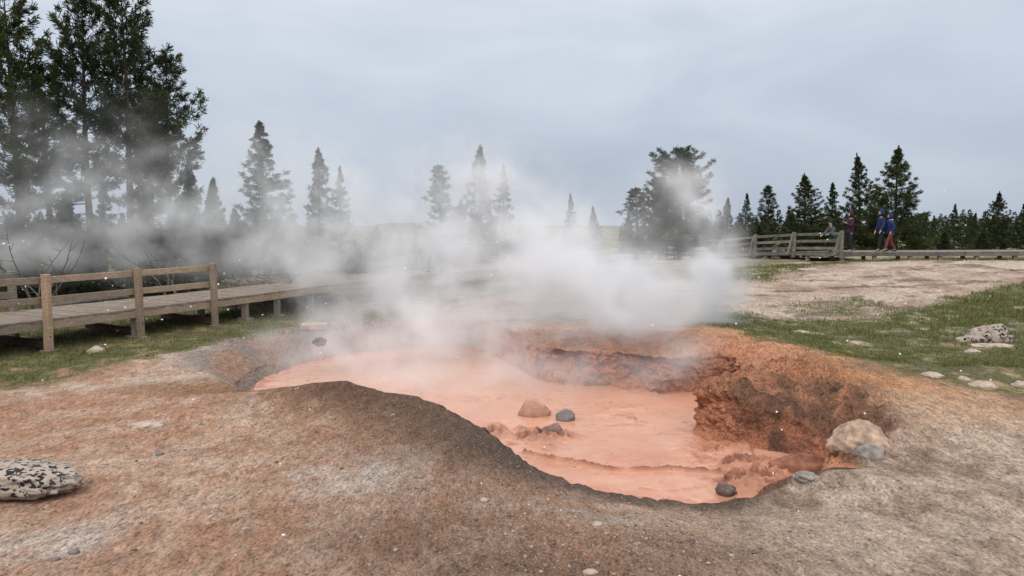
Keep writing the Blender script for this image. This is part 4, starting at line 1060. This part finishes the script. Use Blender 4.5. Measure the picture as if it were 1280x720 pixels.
# ------------------------------------------------------------------ steam (a real volume grid)
BL = [  # px, py, depth, rx, ry, rz, density
 (800, 378, 15.2, 0.95, 1, 0.52, 1.56), (770, 356, 16, 1.1, 1.2, 0.48, 1.2), (840, 385, 15.6, 0.55, 0.8, 0.33, 0.64), (775, 402, 14.8, 0.9, 0.8, 0.33, 0.9),
 (725, 320, 17, 1.3, 1.4, 0.75, 0.72), (690, 355, 17, 1.6, 1.4, 0.75, 0.72), (615, 340, 18.5, 2, 1.6, 0.9, 0.46), (650, 275, 19.5, 1.6, 1.5, 0.9, 0.3), (560, 300, 20, 2, 1.6, 0.9, 0.42), (690, 300, 19, 1.5, 1.4, 0.8, 0.42),
 (888, 385, 16.2, 0.42, 0.6, 0.6, 1.12), (892, 338, 16.2, 0.405, 0.6, 0.6, 2.38), (887, 295, 16.2, 0.405, 0.6, 0.6, 2.38), (883, 255, 16.2, 0.44, 0.6, 0.55, 1.87), (870, 222, 16.2, 0.484, 0.6, 0.4, 1.02), (915, 345, 16.2, 0.35, 0.4, 0.4, 0.4), (850, 240, 17.4, 0.6, 0.6, 0.6, 0.25),
 (540, 390, 17.5, 2.2, 1.7, 0.6, 0.383), (470, 372, 18, 1.8, 1.4, 0.7, 0.357), (430, 335, 19, 2.1, 1.5, 0.8, 0.27), (350, 320, 21, 2, 1.4, 0.8, 0.225), (335, 285, 21.5, 2, 1.4, 0.8, 0.203), (410, 278, 21.5, 1.9, 1.4, 0.8, 0.24),
 (600, 415, 15.5, 2.4, 1.5, 0.38, 0.528), (470, 425, 15.5, 1.8, 1.3, 0.38, 0.566), (640, 460, 13.2, 2, 1.3, 0.3, 0.415), (520, 460, 12.8, 1.4, 1.2, 0.28, 0.339), (835, 452, 12.6, 0.7, 0.7, 0.45, 0.58), (780, 455, 13.4, 1, 0.7, 0.38, 0.377), (400, 440, 14.5, 0.9, 0.8, 0.3, 0.415), (700, 440, 14, 1, 0.8, 0.35, 0.362),
 (230, 300, 20.5, 1.9, 1.1, 0.85, 0.211), (205, 255, 20.5, 1.6, 1.1, 0.9, 0.179), (120, 305, 20, 2.2, 1.1, 0.8, 0.201), (40, 255, 20, 1.9, 1.1, 1, 0.211), (110, 225, 20.5, 1.9, 1.1, 0.9, 0.161), (15, 310, 20, 1.9, 1.1, 0.75, 0.201), (180, 215, 20.5, 1.6, 1.1, 0.8, 0.124), (60, 170, 21, 2.2, 1.1, 0.8, 0.074), (150, 150, 21, 1.6, 1.1, 0.7, 0.043), (270, 265, 21, 1.5, 1.1, 0.8, 0.211), (170, 320, 20.5, 2, 1, 0.6, 0.186),
 (330, 215, 22, 1.5, 1.2, 1.2, 0.283), (412, 235, 22, 1.5, 1.2, 1.1, 0.326), (600, 220, 22, 1.8, 1.2, 1, 0.522), (550, 245, 22, 1.5, 1.2, 0.8, 0.319), (500, 285, 22, 2, 1.2, 0.7, 0.34),
 (840, 225, 22, 1.3, 1, 1, 0.096), (830, 270, 21, 1.3, 1, 0.8, 0.168),
]
def steam():
    lo, hi = Vector((-14.5, 10.8, -.62)), Vector((6.6, 24.2, 7.6))
    ng = bpy.data.node_groups.new('steam_cloud', 'GeometryNodeTree')
    ng.interface.new_socket('Geometry', in_out='INPUT', socket_type='NodeSocketGeometry')
    ng.interface.new_socket('Geometry', in_out='OUTPUT', socket_type='NodeSocketGeometry')
    N = ng.nodes.new; Lk = ng.links.new
    def m(op, a, b=None):
        nd = N('ShaderNodeMath'); nd.operation = op
        for i, v_ in ((0, a), (1, b)):
            if v_ is None: continue
            if isinstance(v_, bpy.types.NodeSocket): Lk(v_, nd.inputs[i])
            else: nd.inputs[i].default_value = v_
        return nd.outputs[0]
    def vm(op, a, b=None, out=0):
        nd = N('ShaderNodeVectorMath'); nd.operation = op
        for i, v_ in ((0, a), (1, b)):
            if v_ is None: continue
            if isinstance(v_, bpy.types.NodeSocket): Lk(v_, nd.inputs[i])
            else: nd.inputs[i].default_value = v_
        return nd.outputs[out]
    def noise(v_, sc, det, col=False, rough=.55):
        nd = N('ShaderNodeTexNoise'); Lk(v_, nd.inputs['Vector']); nd.inputs['Scale'].default_value = sc; nd.inputs['Detail'].default_value = det; nd.inputs['Roughness'].default_value = rough
        return nd.outputs[1 if col else 0]
    pos = N('GeometryNodeInputPosition').outputs[0]
    warp = vm('MULTIPLY', vm('SUBTRACT', noise(pos, .55, 4, True), (.5, .5, .5)), (1.2, 1.1, 1.2))
    warp2 = vm('MULTIPLY', vm('SUBTRACT', noise(pos, 1.6, 5, True, .62), (.5, .5, .5)), (1.05, .9, 1.0))
    pw = vm('ADD', vm('ADD', pos, warp), warp2)
    tot = None
    for px, py, yy, rx, ry, rz_, dn in BL:
        c = dp(px, py, yy)
        dd = vm('MULTIPLY', vm('SUBTRACT', pw, tuple(c)), (1/rx, 1/ry, 1/rz_))
        g = m('MULTIPLY', m('EXPONENT', m('MULTIPLY', vm('DOT_PRODUCT', dd, dd, 1), -1.0)), dn)
        tot = g if tot is None else m('ADD', tot, g)
    fb = noise(vm('MULTIPLY', pw, (1, 1, 1.15)), .8, 7, False, .70)
    mr = N('ShaderNodeMapRange'); Lk(fb, mr.inputs[0])
    for i, v_ in ((1, .33), (2, .67), (3, .0), (4, 1.0)): mr.inputs[i].default_value = v_
    dens = m('MULTIPLY', tot, m('MULTIPLY', m('POWER', mr.outputs[0], 2.4), 3.9))
    dens = m('MAXIMUM', m('SUBTRACT', dens, .012), 0.0)
    vc = N('GeometryNodeVolumeCube'); Lk(dens, vc.inputs['Density']); vc.inputs['Background'].default_value = 0
    vc.inputs['Min'].default_value = lo; vc.inputs['Max'].default_value = hi
    vx = .14
    for a, s_ in zip('XYZ', hi-lo): vc.inputs['Resolution '+a].default_value = int(s_/vx)
    sm = N('GeometryNodeSetMaterial'); Lk(vc.outputs[0], sm.inputs['Geometry'])
    mat = bpy.data.materials.new('steam_vapour'); mat.use_nodes = True; nt = mat.node_tree; nt.nodes.clear()
    pv = nt.nodes.new('ShaderNodeVolumePrincipled'); mo = nt.nodes.new('ShaderNodeOutputMaterial')
    pv.inputs['Color'].default_value = (.97, .975, .985, 1); pv.inputs['Density'].default_value = 1.0; pv.inputs['Anisotropy'].default_value = .15
    nt.links.new(pv.outputs[0], mo.inputs['Volume'])
    sm.inputs['Material'].default_value = mat
    go = N('NodeGroupOutput'); N('NodeGroupInput'); Lk(sm.outputs[0], go.inputs[0])
    vd = bpy.data.volumes.new('steam'); vd.materials.append(mat)
    o_ = bpy.data.objects.new('steam', vd); link(o_)
    md = o_.modifiers.new('cloud', 'NODES'); md.node_group = ng
    tag(o_, 'white steam rising from the mud pool and drifting over the boardwalk', 'steam', kind='stuff')
steam()

# ------------------------------------------------------------------ sky, sun, camera
W = bpy.data.worlds.new('World'); S.world = W; W.use_nodes = True; nt = W.node_tree
bg = nt.nodes['Background']
SUN_EL, SUN_ROT = R(52), R(215)
sky = nt.nodes.new('ShaderNodeTexSky'); sky.sky_type = 'NISHITA'; sky.sun_disc = False; sky.sun_elevation = SUN_EL; sky.sun_rotation = SUN_ROT
sky.dust_density = 3.0
tc = nt.nodes.new('ShaderNodeTexCoord'); sx = nt.nodes.new('ShaderNodeSeparateXYZ'); nt.links.new(tc.outputs['Generated'], sx.inputs[0])
rp = nt.nodes.new('ShaderNodeValToRGB'); nt.links.new(sx.outputs['Z'], rp.inputs[0])
el_ = rp.color_ramp.elements
stops = [(0.0, (.40, .455, .545)), (.08, (.43, .488, .575)), (.20, (.52, .575, .655)), (.32, (.62, .665, .73)), (.6, (1.05, 1.07, 1.1)), (1.0, (1.35, 1.35, 1.36))]
while len(el_) < len(stops): el_.new(.5)
for e_, (p_, c_) in zip(el_, stops): e_.position = p_; e_.color = (*c_, 1)
mpn = nt.nodes.new('ShaderNodeMapping'); mpn.inputs['Scale'].default_value = (1.6, 1.6, 4.5); nt.links.new(tc.outputs['Generated'], mpn.inputs[0])
cn = nt.nodes.new('ShaderNodeTexNoise'); cn.inputs['Scale'].default_value = 1.7; cn.inputs['Detail'].default_value = 5; cn.inputs['Roughness'].default_value = .5; cn.inputs['Distortion'].default_value = .4
nt.links.new(mpn.outputs[0], cn.inputs['Vector'])
cr = nt.nodes.new('ShaderNodeValToRGB'); nt.links.new(cn.outputs[0], cr.inputs[0])
cr.color_ramp.elements[0].position = .3; cr.color_ramp.elements[0].color = (.86, .875, .90, 1); cr.color_ramp.elements[1].position = .72; cr.color_ramp.elements[1].color = (1.16, 1.14, 1.11, 1)
mu = nt.nodes.new('ShaderNodeMix'); mu.data_type = 'RGBA'; mu.blend_type = 'MULTIPLY'; mu.inputs[0].default_value = 1
nt.links.new(rp.outputs[0], mu.inputs[6]); nt.links.new(cr.outputs[0], mu.inputs[7])
sc_ = nt.nodes.new('ShaderNodeMix'); sc_.data_type = 'RGBA'; sc_.blend_type = 'MULTIPLY'; sc_.inputs[0].default_value = 1; sc_.inputs[7].default_value = (10, 10, 10, 1)
nt.links.new(mu.outputs[2], sc_.inputs[6])
mx_ = nt.nodes.new('ShaderNodeMix'); mx_.data_type = 'RGBA'; mx_.inputs[0].default_value = .90          # cloud deck over the clear sky
nt.links.new(sky.outputs[0], mx_.inputs[6]); nt.links.new(sc_.outputs[2], mx_.inputs[7])
nt.links.new(mx_.outputs[2], bg.inputs['Color']); bg.inputs['Strength'].default_value = .1
sl = bpy.data.lights.new('sun', 'SUN'); sl.energy = .9; sl.angle = R(18); sl.color = (1, .965, .92)
so = bpy.data.objects.new('sun', sl); link(so)
dv = Vector((math.sin(SUN_ROT)*math.cos(SUN_EL), math.cos(SUN_ROT)*math.cos(SUN_EL), math.sin(SUN_EL)))
so.rotation_euler = dv.to_track_quat('Z', 'Y').to_euler()

cam = bpy.data.cameras.new('camera'); co = bpy.data.objects.new('camera', cam); link(co)
cam.sensor_width = 36; cam.lens = F/1280*36; cam.clip_start = .05; cam.clip_end = 6000
co.location = (0, 0, CAMZ); co.rotation_euler = (math.pi/2-PITCH, 0, 0); S.camera = co

S.view_settings.view_transform = 'Standard'; S.view_settings.look = 'None'; S.view_settings.gamma = 1; S.view_settings.exposure = 0.28
S.view_settings.use_curve_mapping = False
S.render.engine = 'CYCLES'
cy = S.cycles
cy.max_bounces = 8; cy.diffuse_bounces = 3; cy.glossy_bounces = 2; cy.transmission_bounces = 2; cy.volume_bounces = 5; cy.transparent_max_bounces = 8
cy.volume_step_rate = 2.0; cy.volume_max_steps = 256
cy.use_denoising = True; cy.use_adaptive_sampling = False
try: cy.denoiser = 'OPENIMAGEDENOISE'
except Exception: pass
cy.sample_clamp_indirect = 4.0
